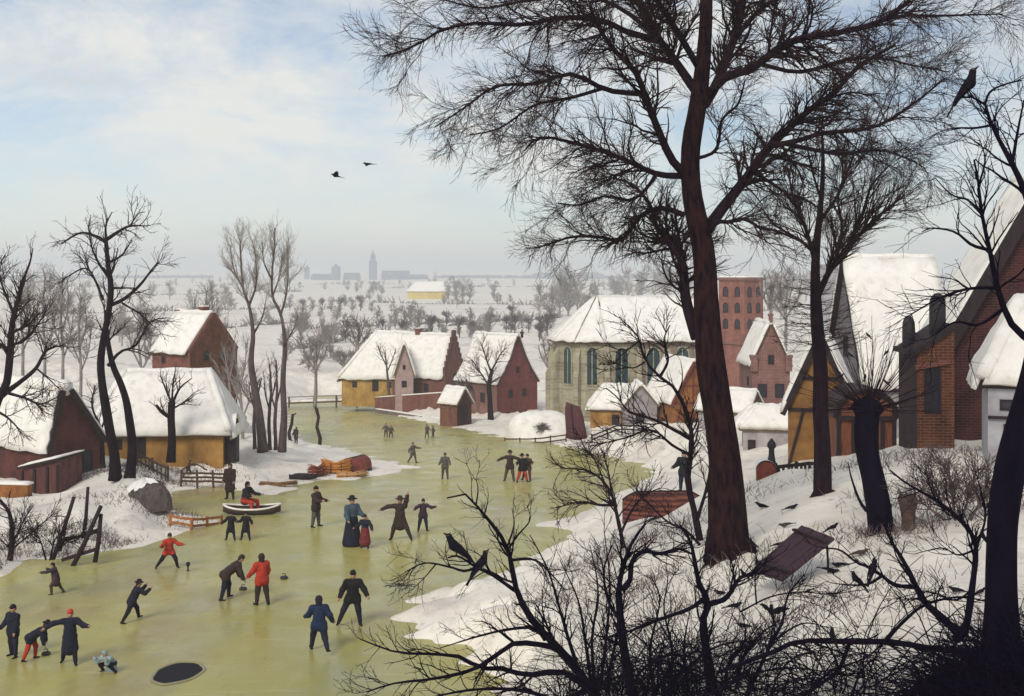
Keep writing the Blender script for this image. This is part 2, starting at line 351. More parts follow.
def build_ice():
    mb = MB()
    ys = np.linspace(12, 235, 60); xs = np.linspace(-110, 60, 60)
    V = np.array([(x, y, zi(y)) for y in ys for x in xs])
    Fs = [(j*60+i, j*60+i+1, (j+1)*60+i+1, (j+1)*60+i) for j in range(59) for i in range(59)]
    mb.add(V, Fs)
    m = bpy.data.materials.new('river_ice'); m.use_nodes = True
    nt = m.node_tree; N = nt.nodes; L = nt.links; b = N['Principled BSDF']
    tc = N.new('ShaderNodeTexCoord')
    def noise(s, d=6, st=(1,1,1), r=.6):
        mp = N.new('ShaderNodeMapping'); mp.inputs['Scale'].default_value = st; L.new(tc.outputs['Object'], mp.inputs[0])
        n = N.new('ShaderNodeTexNoise'); n.inputs['Scale'].default_value = s; n.inputs['Detail'].default_value = d; n.inputs['Roughness'].default_value = r
        L.new(mp.outputs[0], n.inputs['Vector']); return n.outputs['Fac']
    def rng(x, a, c, hi=1.0):
        r = N.new('ShaderNodeMapRange'); r.inputs['From Min'].default_value = a; r.inputs['From Max'].default_value = c; r.inputs['To Max'].default_value = hi
        L.new(x, r.inputs['Value']); return r.outputs[0]
    def mix(f, a, c):
        x = N.new('ShaderNodeMix'); x.data_type = 'RGBA'; L.new(f, x.inputs['Factor'])
        for k, vv in (('A', a), ('B', c)):
            if isinstance(vv, tuple): x.inputs[k].default_value = (*vv, 1)
            else: L.new(vv, x.inputs[k])
        return x.outputs['Result']
    c = mix(rng(noise(.07, 7, (1,.5,1)), .40, .60), (.355,.318,.092), (.425,.382,.125))
    c = mix(rng(noise(.22, 8, (1,.45,1), .7), .50, .66, .75), c, (.30,.31,.19))
    c = mix(rng(noise(.6, 9, (1,.35,1), .75), .54, .70, .45), c, (.50,.44,.17))
    c = mix(rng(noise(.9, 8, (1,.4,1), .7), .60, .80, .5), c, (.50,.46,.25))
    c = mix(rng(noise(.11, 8, (1,.5,1), .7), .54, .68, .7), c, (.27,.19,.09))
    c = mix(rng(noise(.35, 9, (.6,1.3,1), .75), .64, .76, .4), c, (.55,.55,.44))
    c = mix(rng(noise(3.0, 3, (.12,1.6,1), .5), .63, .70, .26), c, (.58,.55,.36))      # skate scratches, two ways
    c = mix(rng(noise(3.0, 3, (1.2,.22,1), .5), .63, .70, .28), c, (.24,.21,.09))   # thin dustings of snow
    L.new(c, b.inputs['Base Color'])
    b.inputs['Roughness'].default_value = .22; b.inputs['IOR'].default_value = 1.31; b.inputs['Specular IOR Level'].default_value = .30
    rr = N.new('ShaderNodeMapRange'); L.new(noise(.5, 6), rr.inputs['Value']); rr.inputs['From Min'].default_value = .3; rr.inputs['From Max'].default_value = .7; rr.inputs['To Min'].default_value = .16; rr.inputs['To Max'].default_value = .46; L.new(rr.outputs[0], b.inputs['Roughness'])
    bp = N.new('ShaderNodeBump'); bp.inputs['Strength'].default_value = .12; bp.inputs['Distance'].default_value = .03
    L.new(noise(1.1, 8), bp.inputs['Height']); L.new(bp.outputs[0], b.inputs['Normal'])
    o = mb.build('frozen_river', m, loc=(0,0,0)); tag(o, kind='structure')
build_ground(); build_ice()

# ------------------------------------------------------------------ camera, sky, light, air
cam = bpy.data.cameras.new('camera'); co = bpy.data.objects.new('camera', cam); C.objects.link(co)
cam.lens = 40; cam.sensor_width = 36; cam.clip_end = 20000; cam.clip_start = .1
co.rotation_euler = (R(90), 0, 0); cam.shift_y = -(348-CY)/1024
S = bpy.context.scene; S.camera = co
SUN_EL, SUN_AZ = 38, 215                                # degrees; behind the viewer's left shoulder
sun = bpy.data.lights.new('sun', 'SUN'); sun.energy = 2.1; sun.angle = R(20); sun.color = (1,.94,.84)
so = bpy.data.objects.new('sun', sun); C.objects.link(so); so.location = (0,0,60)
so.rotation_euler = (R(90-SUN_EL), 0, R(-25))
w = bpy.data.worlds.new('World'); S.world = w; w.use_nodes = True
nt = w.node_tree; N = nt.nodes; L = nt.links
sk = N.new('ShaderNodeTexSky'); sk.sky_type = 'NISHITA'; sk.sun_disc = False; sk.sun_elevation = R(SUN_EL); sk.sun_rotation = R(180-25+0); sk.air_density = 1.0; sk.dust_density = .3; sk.ozone_density = 4.0
tc = N.new('ShaderNodeTexCoord')
def wn(s, st, d=8, r=.6, loc=(0,0,0)):
    mp = N.new('ShaderNodeMapping'); mp.inputs['Scale'].default_value = st; mp.inputs['Location'].default_value = loc; L.new(tc.outputs['Generated'], mp.inputs[0])
    n = N.new('ShaderNodeTexNoise'); n.inputs['Scale'].default_value = s; n.inputs['Detail'].default_value = d; n.inputs['Roughness'].default_value = r; n.inputs['Distortion'].default_value = .3
    L.new(mp.outputs[0], n.inputs['Vector']); return n.outputs['Fac']
def mr_(x, a, c, lo=0.0, hi=1.0):
    r = N.new('ShaderNodeMapRange'); r.inputs['From Min'].default_value = a; r.inputs['From Max'].default_value = c; r.inputs['To Min'].default_value = lo; r.inputs['To Max'].default_value = hi
    L.new(x, r.inputs['Value']); return r.outputs[0]
mxa = N.new('ShaderNodeMix'); mxa.data_type = 'RGBA'
L.new(mr_(wn(4.2, (1,1,2.4), 10, .66, loc=(.3,.1,.25)), .38, .64, .05, .90), mxa.inputs['Factor'])
L.new(sk.outputs[0], mxa.inputs['A']); mxa.inputs['B'].default_value = (8.5,8.35,7.75,1)
mxb = N.new('ShaderNodeMix'); mxb.data_type = 'RGBA'                  # thin greyer cloud bellies
L.new(mr_(wn(7, (1,1,4), 9, .65), .52, .75, 0, .5), mxb.inputs['Factor'])
L.new(mxa.outputs['Result'], mxb.inputs['A']); mxb.inputs['B'].default_value = (6.5,6.6,6.5,1)
bg = N['Background']; L.new(mxb.outputs['Result'], bg.inputs['Color']); bg.inputs['Strength'].default_value = .088
vs = S.view_settings; vs.view_transform = 'Standard'; vs.look = 'None'; vs.gamma = 1; vs.use_curve_mapping = False; vs.exposure = .27
S.render.engine = 'CYCLES'; S.cycles.use_denoising = True; S.cycles.max_bounces = 6; S.cycles.volume_bounces = 1
hz = MB(); hz.box((0,2900,20), (16000,12400-200,100))
hm = bpy.data.materials.new('air'); hm.use_nodes = True; hn = hm.node_tree
hn.nodes.remove(hn.nodes['Principled BSDF']); pv = hn.nodes.new('ShaderNodeVolumePrincipled')
pv.inputs['Color'].default_value = (.91,.94,.965,1); pv.inputs['Density'].default_value = .00052; pv.inputs['Anisotropy'].default_value = .2
hn.links.new(pv.outputs[0], hn.nodes['Material Output'].inputs['Volume'])
HAZE = hz.build('haze', hm, loc=(0,0,0)); tag(HAZE, kind='stuff')
# ------------------------------------------------------------------ buildings
def place(px, d, py, corner, l, w, rot):              # centre of a footprint whose given corner stands at (px, py, d)
    p = P(px, py, d); a = R(rot); cx, cy = corner[0]*l/2, corner[1]*w/2
    return (p[0]-(cx*math.cos(a)-cy*math.sin(a)), p[1]-(cx*math.sin(a)+cy*math.cos(a)), p[2])
def opening(root, face, l, w, u, z, ww, hh, frame=WOODD, pane=PANE, name='window', arch=False, mull=True, proud=.05):
    # a framed window (frame + pane sub-part) or a plank door on a wall face: f front, b back, g the +x end, h the -x end
    o, t, n = {'f': ((0,-w/2), (1,0), (0,-1)), 'b': ((0,w/2), (-1,0), (0,1)), 'g': ((l/2,0), (0,1), (1,0)), 'h': ((-l/2,0), (0,-1), (-1,0))}[face]
    o = np.array([*o, 0.]); t = np.array([*t, 0.]); n = np.array([*n, 0.])
    q = lambda a, b, k: o + t*(u+a) + n*k + np.array([0,0,z+b])
    fw = min(.12, ww*.16); mb = MB(); pn = MB()
    def outline(hw, hh2):
        pts = [(-hw,-hh2), (hw,-hh2)]
        if arch:
            for k in range(7):
                a = math.pi*k/6; pts.append((hw*math.cos(a), hh2-hw+hw*1.25*math.sin(a)))
        else: pts += [(hw,hh2), (-hw,hh2)]
        return pts
    out = outline(ww/2, hh/2); inn = outline(ww/2-fw, hh/2-fw)
    nn = len(out); V = [q(a,b,proud) for a,b in out]+[q(a,b,proud) for a,b in inn]+[q(a,b,-.02) for a,b in out]+[q(a,b,.012) for a,b in inn]
    Fs = []
    for i in range(nn):
        j = (i+1) % nn
        Fs += [(i,j,nn+j,nn+i), (i,2*nn+i,2*nn+j,j), (nn+i,nn+j,3*nn+j,3*nn+i)]
    mb.add(V, Fs)
    if mull and name == 'window':
        m2 = .03*min(1, ww)+.015
        mb.prism([q(-m2,-hh/2+fw,.02), q(m2,-hh/2+fw,.02), q(m2,hh/2-fw,.02), q(-m2,hh/2-fw,.02)], n*.022)
        mb.prism([q(-ww/2+fw,-m2,.021), q(ww/2-fw,-m2,.021), q(ww/2-fw,m2,.021), q(-ww/2+fw,m2,.021)], n*.018)
    pn.prism([q(a,b,.004) for a,b in inn], n*.006)
    f = mb.build(name, frame, root); pn.build('pane' if name == 'window' else 'door_leaf', pane, f)
    return f
def profile(w, he, he2, hr, apex, style):
    ay = -w/2 + w*apex
    if style == 'concave':
        L_ = [(-w/2,0),(-w/2,he),(-w/2+.18*w,he+.28*(hr-he)),(-w/2+.33*w,he+.58*(hr-he)),(ay-.08,hr),(ay+.08,hr),(w/2-.33*w,he2+.58*(hr-he2)),(w/2-.18*w,he2+.28*(hr-he2)),(w/2,he2),(w/2,0)]
    elif style == 'blunt':
        L_ = [(-w/2,0),(-w/2,he),(ay-.3,hr),(ay+.3,hr),(w/2,he2),(w/2,0)]
    else: L_ = [(-w/2,0),(-w/2,he),(ay,hr),(w/2,he2),(w/2,0)]
    return L_, ay
def house(name, label, cat, px, d, py, corner, rot, l, w, he, hr, wall, gable=None, he2=None, apex=.5, style='plain', roof=THATCH, snow=SNOW, hip=(0,0), over=.3, th=.22, wins=(), chim=(), group=None, deep=2.0, coping=None, timber=None):
    he2 = he if he2 is None else he2
    loc = place(px, d, py, corner, l, w, rot)
    root = thing(name, label, cat, loc, R(rot), group)
    pr, ay = profile(w, he, he2, hr, apex, style)
    mb = MB(); x0, x1 = -l/2, l/2
    low = [(y, z if z > 0 else -deep) for y, z in pr]
    if hip[0] or hip[1]:
        # walls stop at the eaves; a hipped side keeps the wall plate level
        mb.box((0,0,(min(he,he2)-deep)/2), (l,w,min(he,he2)+deep))
        if not hip[1]: mb.prism([(x1-.3,-w/2,he-.01),(x1-.3,ay,hr-.05),(x1-.3,w/2,he2-.01)], (.298,0,0), 1)
        if not hip[0]: mb.prism([(x0+.002,-w/2,he-.01),(x0+.002,ay,hr-.05),(x0+.002,w/2,he2-.01)], (.298,0,0), 1)
    else:
        n = len(low)
        V = [(x0,y,z) for y,z in low]+[(x1,y,z) for y,z in low]
        mb.add(V, [(i,(i+1)%n,n+(i+1)%n,n+i) for i in range(n)], 0)
        mb.add(V, [list(range(n))[::-1], list(range(n,2*n))], 1)
    mb.build('wall', [wall, gable or wall], root)
    # roof: a dark covering with a lumpy snow load on it
    e0, e1 = x0-(over if not coping else -.05), x1+(over if not coping else -.3)
    def slope(y0, z0, y1, z1, sgn):
        dx = y1-y0; dz = z1-z0; k = over/math.hypot(dx, dz)
        a0, b0 = y0-dx*k, z0-dz*k
        r0 = x0+hip[0] if hip[0] else e0; r1 = x1-hip[1] if hip[1] else e1
        g0 = x0-over if hip[0] else e0; g1 = x1+over if hip[1] else e1
        return [np.array(p) for p in ((g0,a0,b0),(g1,a0,b0),(r1,y1,z1),(r0,y1,z1))]
    qs = []
    side = [p for p in pr if p[1] > 0]
    for a, b in zip(side[:-1], side[1:]):
        if abs(a[1]-b[1]) < .01: continue
        qs.append(slope(*a, *b, -1) if b[1] > a[1] else slope(*b, *a, 1))
    for hx, s in ((hip[0],-1), (hip[1],1)):
        if hx:
            xe = s*(l/2+over); dz = (hr-min(he,he2))/max(hx,.5)*over
            k = over*(hr-he)/max(w/2,.1)
            qs.append([np.array(p) for p in ((xe,-s*-1*(w/2+over*.9)*-1,he-k*.9),(xe,s*-1*(w/2+over*.9)*-1,he-k*.9),(s*(l/2-hx),ay+.02,hr),(s*(l/2-hx),ay-.02,hr))])
    rb = MB(); sb = MB(); up = np.array([0,0,1.])
    for q in qs:
        n = np.cross(q[1]-q[0], q[3]-q[0]); n /= np.linalg.norm(n)+1e-9
        if n[2] < 0: n = -n
        rb.prism([p+n*.0 for p in q], n*.16)
        sb.slab([p+n*.165 for p in q], th, 12, 9, .07)
    for hx, s in ((hip[0],-1), (hip[1],1)):              # snow rounded over the hips
        if hx:
            for sy in (-1,1):
                a = np.array((s*(l/2+over*.8), sy*(w/2+over*.8), he-over*.6+.3)); b = np.array((s*(l/2-hx), ay, hr+.3))
                sb.tube([a+(b-a)*t+np.array([0,0,.04*math.sin(t*17)]) for t in np.linspace(0,1,9)], [.26]*9, 7)
    xa = x0+hip[0] if hip[0] else e0+.05; xb = x1-hip[1] if hip[1] else e1-.05
    sb.tube([(xa+(xb-xa)*t, ay+(0 if style != 'blunt' else 0), hr+.2+.04*math.sin(t*13)) for t in np.linspace(0,1,10)], [.24 if style != 'blunt' else .5]*10, 7)
    r = rb.build('roof', roof, root); sb.build('snow_cover', snow, r)
    if coping:                                           # raised gable ends: plain, or stepped
        for xx in ([x1] if coping[0] != 'both' else [x0, x1]):
            cb = MB(); 
            for ya, za, yb, zb in ((-w/2,he,ay,hr),(w/2,he2,ay,hr)):
                if 'stepped' in coping:
                    n = 7
                    for k in range(n):
                        u0, u1 = k/n, (k+1)/n
                        cb.box((xx-.16, ya+(yb-ya)*(u0+u1)/2, za+(zb-za)*u1-.15+.18), (.34, abs(yb-ya)/n*.99, (zb-za)/n+.5))
                else:
                    cb.bar((xx-.12,ya,za+.12),(xx-.12,yb,zb+.12),.30,.34)
            if 'stepped' in coping: cb.box((xx-.16,ay,hr+.45), (.38,.55,.7))
            cb.build('gable_coping', coping[1], root)
    if timber:                                           # barge boards and framing on the visible gable
        tb = MB(); X = x1+.03
        tb.bar((X+over*.8,-w/2-.25,he-.3),(X+over*.8,ay,hr+.1),.10,.26); tb.bar((X+over*.8,w/2+.25,he2-.3),(X+over*.8,ay,hr+.1),.10,.26)
        tb.build('barge_board', timber, root)
        fb = MB()
        for zz in (he*.98, he+(hr-he)*.42):
            hw = w/2*(1 if zz <= he else (hr-zz)/(hr-he)); fb.bar((X,-hw,zz),(X,hw,zz),.08,.16)
        for k in (-.5,0,.5): fb.bar((X,ay+k*w,0),(X,ay+k*w*.5 if k else ay,hr*.9 if not k else he),.08,.14)
        fb.build('timber_frame', timber, root)
    for wd_ in wins: opening(root, wd_[0], l, w, *wd_[1:5], **(wd_[5] if len(wd_) > 5 else {}))
    for cx, cy, cw, ch, cm in chim:
        cb = MB(); cb.box((cx,cy,hr-.6+ch/2), (cw,cw,ch+.8)); cb.box((cx,cy,hr-.2+ch), (cw+.14,cw+.14,.16))
        c_ = cb.build('chimney', cm, root); s2 = MB(); s2.box((cx,cy,hr-.05+ch), (cw+.05,cw+.05,.14), bev=.05); s2.build('snow_cap', snow, c_)
    return root
DOOR = dict(name='door', pane=WOODD, mull=False)

# --- left bank
h3 = house('red_gabled_barn', 'dark red barn with tall blunt gable and snowy roof at left edge of the river', 'barn', 47, 68, 508, (1,-1), -36, 7.5, 3.7, 3.5, 6.9, BRICK_B, BRICK_B, he2=3.7, apex=.30, style='blunt', timber=None,
      wins=[('g',.55,2.35,1.35,1.5), ('g',1.25,.95,.7,1.7,DOOR)], roof=WOODD)
e = MB(); e.bar((3.75+.34,-1.9,3.4),(3.75+.34,-.98,6.95),.14,.3); e.bar((3.75+.34,1.9,3.6),(3.75+.34,-.45,6.95),.14,.3); e.build('barge_board', WOODD, h3)
def lean_to():
    root = thing('lean_to_shed', 'low dark plank shed leaning on the left side of the red barn', 'shed', place(22,67,508,(-1,-1),2.4,2.4,-12), R(-12))
    mb = MB(); pts = [(-1.2,-2),(1.2,-2),(1.2,2.9),(-1.2,2.3)]
    mb.prism([(x,-1.2,z) for x,z in pts], (0,2.4,0)); mb.build('wall', mat('brown_red_plank',(.14,.05,.04),(.06,.025,.025),3,.9,.5,(6,1,.5)), root)
    r = MB(); r.prism([(-1.4,-1.4,2.28),(1.3,-1.4,2.93),(1.3,-1.4,3.05),(-1.4,-1.4,2.4)], (0,2.8,0)); rr = r.build('roof', WOODD, root)
    s = MB(); s.slab([(-1.4,-1.35,2.41),(1.28,-1.35,3.06),(1.28,1.35,3.06),(-1.4,1.35,2.41)], .12); s.build('snow_cover', SNOW, rr)
    f = MB()
    for x in (-1.15,-.35,.5,1.15): f.box((x,-1.24,.2), (.14,.1,4.4+x*.4))
    f.build('post', WOODD, root)
lean_to()
def low_wall():
    root = thing('low_clay_wall', 'low orange clay wall with snow on top beside plank shed at left edge', 'wall', P(8,500,64), R(-6))
    mb = MB(); mb.box((0,0,-.3), (2.6,.5,2.4)); mb.build('wall', CLAYO, root)
    s = MB(); s.slab([(-1.35,-.3,.9),(1.35,-.3,.9),(1.35,.3,.9),(-1.35,.3,.9)], .16); s.build('snow_cover', SNOW, root)
low_wall()
h1 = house('thatched_cottage', 'long thatched cottage with ochre clay walls under a deep snow roof, left bank', 'cottage', 223, 79, 462, (1,-1), 4, 8.6, 5.4, 2.3, 5.9, CLAY, CLAY, hip=(1.3,1.5), over=.6, th=.3,
      wins=[('f',-1.5,1.15,1.1,1.7,DOOR), ('f',-2.9,1.3,.7,.7)])
bay = MB(); prof = [(-1.0,-2),(-1.0,1.9)]+[(-math.cos(math.pi*k/8)*1.0,1.9+math.sin(math.pi*k/8)*.95) for k in range(1,8)]+[(1.0,1.9),(1.0,-2)]
bay.prism([(3.5,y-1.2,z) for y,z in prof], (1.5,0,0)); bb = bay.build('barn_porch', WOODD, h1)
dz = MB(); dz.prism([(5.01,-1.8,0),(5.01,-.6,0),(5.01,-.6,1.9),(5.01,-1.8,1.9)], (.03,0,0)); dz.build('door_leaf', IRON, bb)
sc = MB(); sc.grid(lambda u,v: (3.4+1.65*v+.03*math.sin(u*9), -1.2-math.cos(math.pi*u)*1.15, 1.95+math.sin(math.pi*u)*1.2+.04*math.sin(v*8)), 14, 5)
sc.build('snow_cover', SNOW, bb)
h2 = house('stepped_brick_house', 'red brick house with snowy roof rising behind the thatched cottage', 'house', 190, 100, 440, (1,-1), -35, 5.2, 5.4, 7.6, 10.9, BRICK_R, BRICK_O, coping=('one', BRICK_R), chim=[(1.0,.2,.6,.8,BRICK_R), (-2.2,.1,.5,.5,BRICK_R)], roof=WOOD,
      wins=[('g',-.9,7.3,.5,.8), ('g',.9,7.3,.5,.8), ('f',-1,6.9,.5,.6)], deep=4)
# --- far bank of the river, the middle of the picture
hA = house('yellow_cottage', 'low yellow walled cottage with long hipped snow roof on the far bank', 'cottage', 401, 160, 393, (1,-1), -8, 8.6, 7, 2.2, 8.2, CLAYY, CLAYO, hip=(4.2,0), over=.5, wins=[('f',-2.4,1.1,.7,.8), ('f',.6,1.0,.9,1.6,DOOR), ('f',2.6,1.1,.7,.8)])
hA2 = house('narrow_gabled_house', 'narrow grey pink gable house squeezed between yellow cottage and stepped gable house', 'house', 395, 156, 398, (1,-1), -84, 3.2, 2.5, 3.2, 7.2, WASH, mat('pink_wash',(.42,.30,.27),(.32,.22,.20),1.4), wins=[('g',0,1.9,.7,.9), ('g',0,4.2,.4,.6)])
hB = house('crow_stepped_house', 'red brick house with dark stepped gable and snowy roof across the river', 'house', 445, 157, 400, (1,-1), -22, 8.2, 6.4, 3.0, 8.7, BRICK_R, BRICK_R, coping=('one', mat('dark_brick',(.13,.05,.045),(.08,.03,.03),2), 'stepped'), chim=[(-1.6,0,.7,1.0,BRICK_R)], roof=WOOD, wins=[('f',-1.5,1.6,.7,1.1), ('f',1.2,1.6,.7,1.1), ('g',0,3,.7,1)])
hC = house('curved_gable_house', 'tall house with crimson curved pointed gable beside the small red hut', 'house', 497, 139, 414, (1,-1), -46, 7.6, 7.0, 3.6, 9.3, BRICK_P, BRICK_C, style='concave', roof=WOOD, over=.2, wins=[('f',1.2,1.8,.8,1.2), ('f',-2,1.8,.8,1.2), ('g',-1.2,2.3,.7,1.0), ('g',1.2,2.3,.7,1.0), ('g',0,5.2,.5,.8)])
fin = MB(); fin.lathe([(.16,0),(.16,.5),(.26,.55),(.26,.7),(.1,.8),(.05,1.1)], 10, (4.6,0,9.2)); fin.build('finial', BRICK_D, hC)
hut = house('red_brick_hut', 'tiny red brick hut with snowy roof on the shore before the crimson gable', 'hut', 457, 131, 423, (1,-1), -40, 2.7, 2.5, 2.1, 3.7, BRICK_R, BRICK_D, wins=[('g',0,1.1,.8,1.7,DOOR)], over=.2)
def long_wall(name, label, a, b, h, m, th=.4, snow=.14):
    a = np.array(a); b = np.array(b); L_ = np.linalg.norm((b-a)[:2]); rz = math.atan2(b[1]-a[1], b[0]-a[0])
    root = thing(name, label, 'wall', tuple((a+b)/2), rz); n = max(4, int(L_/1.2)); dz = (b[2]-a[2])
    mb = MB(); mb.prism([(-L_/2,-th/2,-1.5-dz/2),(L_/2,-th/2,-1.5+dz/2),(L_/2,-th/2,h+dz/2),(-L_/2,-th/2,h-dz/2)], (0,th,0)); mb.build('masonry', m, root)
    s = MB(); s.slab([(-L_/2,-th/2-.05,h-dz/2+.003),(L_/2,-th/2-.05,h+dz/2+.003),(L_/2,th/2+.05,h+dz/2+.003),(-L_/2,th/2+.05,h-dz/2+.003)], snow, n, 4); s.build('snow_cover', SNOW, root)
    return root
long_wall('garden_wall', 'low red garden wall before the stepped gable house', P(376,404,160), P(452,399,150), .9, BRICK_R)
long_wall('quay_wall', 'dark low retaining wall along the snowy shore right of the footbridge', P(376,413,158), P(446,424,141), .55, mat('grey_brown_stone',(.20,.15,.14),(.13,.10,.10),1.5))
# --- the church
def church():
    rot = 9; l, w, he, hr = 11.8, 9.6, 7.2, 11.7
    p = P(606, 409, 121); a = R(rot)
    cx, cy = -l/2, -w/2
    loc = (p[0]-(cx*math.cos(a)-cy*math.sin(a)), p[1]-(cx*math.sin(a)+cy*math.cos(a)), p[2])
    root = thing('village_church', 'pale stone church with polygonal choir, tall green windows and vast snow roof', 'church', loc, a)
    r = w/2; ap = [(-l/2-r*math.sin(math.pi*k/5)*1.0, -r*math.cos(math.pi*k/5)) for k in range(6)]       # half decagon
    foot = [(l/2,-w/2)]+[(x,y) for x,y in ap]+[(l/2,w/2)]
    mb = MB(); mb.prism([(x,y,-2) for x,y in foot], (0,0,he+2)); mb.prism([(l/2-.4,-w/2,he),(l/2-.4,w/2,he),(l/2-.4,0,hr)], (.398,0,0))
    mb.build('wall', STONE, root)
    nv = MB(); nv.prism([(-l/2+3.6,-w/2-.012,-2),(l/2-.01,-w/2-.012,-2),(l/2-.01,-w/2-.012,he-.02),(-l/2+3.6,-w/2-.012,he-.02)], (0,.2,0)); nv.build('nave_wall', STONE2, root)
    rb = MB(); sb = MB(); ov = .45; rp = np.array((-l/2+.2,0,hr))
    eav = [np.array((x*1.0-(ov if x < -l/2-.01 else 0), y*(1+ov/r), he-.25)) for x,y in ap]
    for q in ([(eav[0]),(np.array((l/2+.2,-w/2-ov,he-.25))),np.array((l/2+.2,0,hr)),rp], [np.array((l/2+.2,w/2+ov,he-.25)),eav[-1],rp,np.array((l/2+.2,0,hr))]):
        n = np.cross(q[1]-q[0], q[3]-q[0]); n /= np.linalg.norm(n); n = n if n[2] > 0 else -n
        rb.prism(q, n*.2); sb.slab([k+n*.205 for k in q], .25, 16, 10, .08)
    for e0, e1 in zip(eav[:-1], eav[1:]):
        q = [e1, e0, rp+np.array((0,-.02,0)), rp+np.array((0,.02,0))]
        n = np.cross(q[1]-q[0], q[3]-q[0]); n /= np.linalg.norm(n); n = n if n[2] > 0 else -n
        rb.prism([e1,e0,rp], n*.2); sb.slab([k+n*.205 for k in q], .25, 6, 10, .06)
    rr = rb.build('roof', WOOD, root); sb.build('snow_cover', SNOW, rr)
    # lancet windows: three bays of the choir, four of the nave
    def lancet(o, t, n, z0, ww, hh):
        o = np.array([*o,0.]); t = np.array([*t,0.]); n = np.array([*n,0.])
        def outl(hw, b, tp): return [(-hw,b),(hw,b),(hw,tp-hw*1.3)]+[(hw*math.cos(k),tp-hw*1.3+hw*1.3*math.sin(k)) for k in (.5,1.0,1.57,2.1,2.6)]+[(-hw,tp-hw*1.3)]
        A, B = outl(ww/2,z0,z0+hh), outl(ww/2-.16,z0+.16,z0+hh-.2); nn = len(A)
        q = lambda p, k: o+t*p[0]+n*k+np.array([0,0,p[1]])
        f = MB(); V = [q(p,.09) for p in A]+[q(p,.09) for p in B]+[q(p,-.02) for p in A]+[q(p,.02) for p in B]; Fs = []
        for i in range(nn):
            j = (i+1)%nn; Fs += [(i,j,nn+j,nn+i),(i,2*nn+i,2*nn+j,j),(nn+i,nn+j,3*nn+j,3*nn+i)]
        f.add(V,Fs)
        f.prism([q((-.05,z0+.15),.022),q((.05,z0+.15),.022),q((.05,z0+hh-.4),.022),q((-.05,z0+hh-.4),.022)], n*.03)
        fo = f.build('window', STONE, root)
        g = MB(); g.prism([q(p,.006) for p in B], n*.01); g.build('pane', GREENPANE, fo)
    for a_, b_ in zip(ap[:-1], ap[1:]):
        m_ = ((a_[0]+b_[0])/2, (a_[1]+b_[1])/2); t = np.array((a_[0]-b_[0], a_[1]-b_[1])); t /= np.linalg.norm(t); n = (t[1], -t[0])
        if n[0]*(m_[0]+l/2)+n[1]*m_[1] < 0: n = (-n[0], -n[1])
        lancet(m_, t, n, 2.4, 1.35, 4.3)
    for x in (-l/2+1.7,-l/2+5.2,-l/2+8.4): lancet((x,-w/2-.015), (1,0), (0,-1), 2.4, 1.7, 4.3)
    def buttress(x, y, nx, ny):
        b = MB(); tx, ty = -ny, nx
        q = lambda k, s, z: (x+nx*k+tx*s, y+ny*k+ty*s, z)
        b.prism([q(-.1,-.28,-2),q(.75,-.28,-2),q(.75,-.28,3.4),(q(.45,-.28,4.0)),q(.45,-.28,5.6),q(-.1,-.28,6.5)], (tx*.56,ty*.56,0)); b.build('buttress', STONE, root)
    for k in range(0,6):
        t = math.pi*k/5; buttress(ap[k][0]*1.0, ap[k][1], -math.sin(t), -math.cos(t))
    for x in (-l/2+3.5,-l/2+6.8,-l/2+10.0): buttress(x, -w/2, 0, -1)
church()
def tower():
    root = thing('brick_tower', 'square red brick tower with rows of dark openings behind the big trunk', 'tower', tuple(P(741,470,150)), R(42))
    s_, h = 4.1, 25.2
    mb = MB(); mb.box((0,0,h/2-1), (s_,s_,h+2)); mb.build('wall', mat('tower_brick',(.36,.13,.09),(.26,.085,.06),.8,.9,.4,kind='brick',mortar=(.3,.2,.17),bs=(.5,.16)), root)
    for z in (h-.05, h-8.4):
        c = MB(); c.box((0,0,z), (s_+.3,s_+.3,.3)); c.build('cornice', BRICK_P, root)
    s2 = MB(); s2.box((0,0,h+.25), (s_+.2,s_+.2,.3), bev=.12); s2.build('snow_cover', SNOW, root)
    for f in 'fh':
        for u in (-.95,.95):
            for z in (h-1.7,h-3.8,h-5.9): opening(root, f, s_, s_, u, z, .85, 1.25, frame=BRICK_D, arch=True, mull=False)
tower()
hR0 = house('timbered_house', 'snow roofed house with orange and dark timber gable left of the big trunk', 'house', 672, 104, 440, (1,-1), -74, 6.0, 4.2, 3.4, 7.0, CLAYO, CLAYO, timber=WOODR, roof=WOOD, wins=[('g',.2,1.3,.9,1.2), ('f',1,1.3,.8,.9)])
hY = house('ochre_hut', 'small ochre hut with low snow roof below the church windows', 'hut', 628, 109, 433, (1,-1), -6, 3.6, 3.2, 2.3, 4.2, CLAY, CLAYO, hip=(1.4,0), over=.3, wins=[('f',.6,.95,.7,1.6,DOOR)])
hG = house('grey_stone_house', 'small grey stone gable house with one square window beside the ochre hut', 'house', 625, 106, 436, (1,-1), -88, 3.2, 3.0, 2.8, 4.6, GREYSTONE, GREYSTONE, wins=[('g',-.1,1.7,.8,.85)], over=.15)
hR1 = house('turreted_brick_house', 'tall pink red brick gable house with corner turrets right of the big trunk', 'house', 752, 99, 424, (1,-1), -90, 5.6, 3.3, 5.0, 8.6, BRICK_P, BRICK_P, roof=WOOD, over=.1, wins=[('g',-.75,2.9,.8,1.2), ('g',.75,2.9,.8,1.2), ('g',0,5.6,.5,.8), ('f',1.2,3.6,.6,.8)])
for y in (-1.5, 1.5):
    t = MB(); t.box((2.86,y,5.2), (.55,.55,1.2)); t.box((2.86,y,5.9), (.68,.68,.22)); t.build('turret', BRICK_P, hR1)
f2 = MB(); f2.box((2.7,0,8.9), (.3,.3,1.1)); f2.box((2.7,0,9.5), (.42,.42,.18)); f2.build('finial', BRICK_P, hR1)
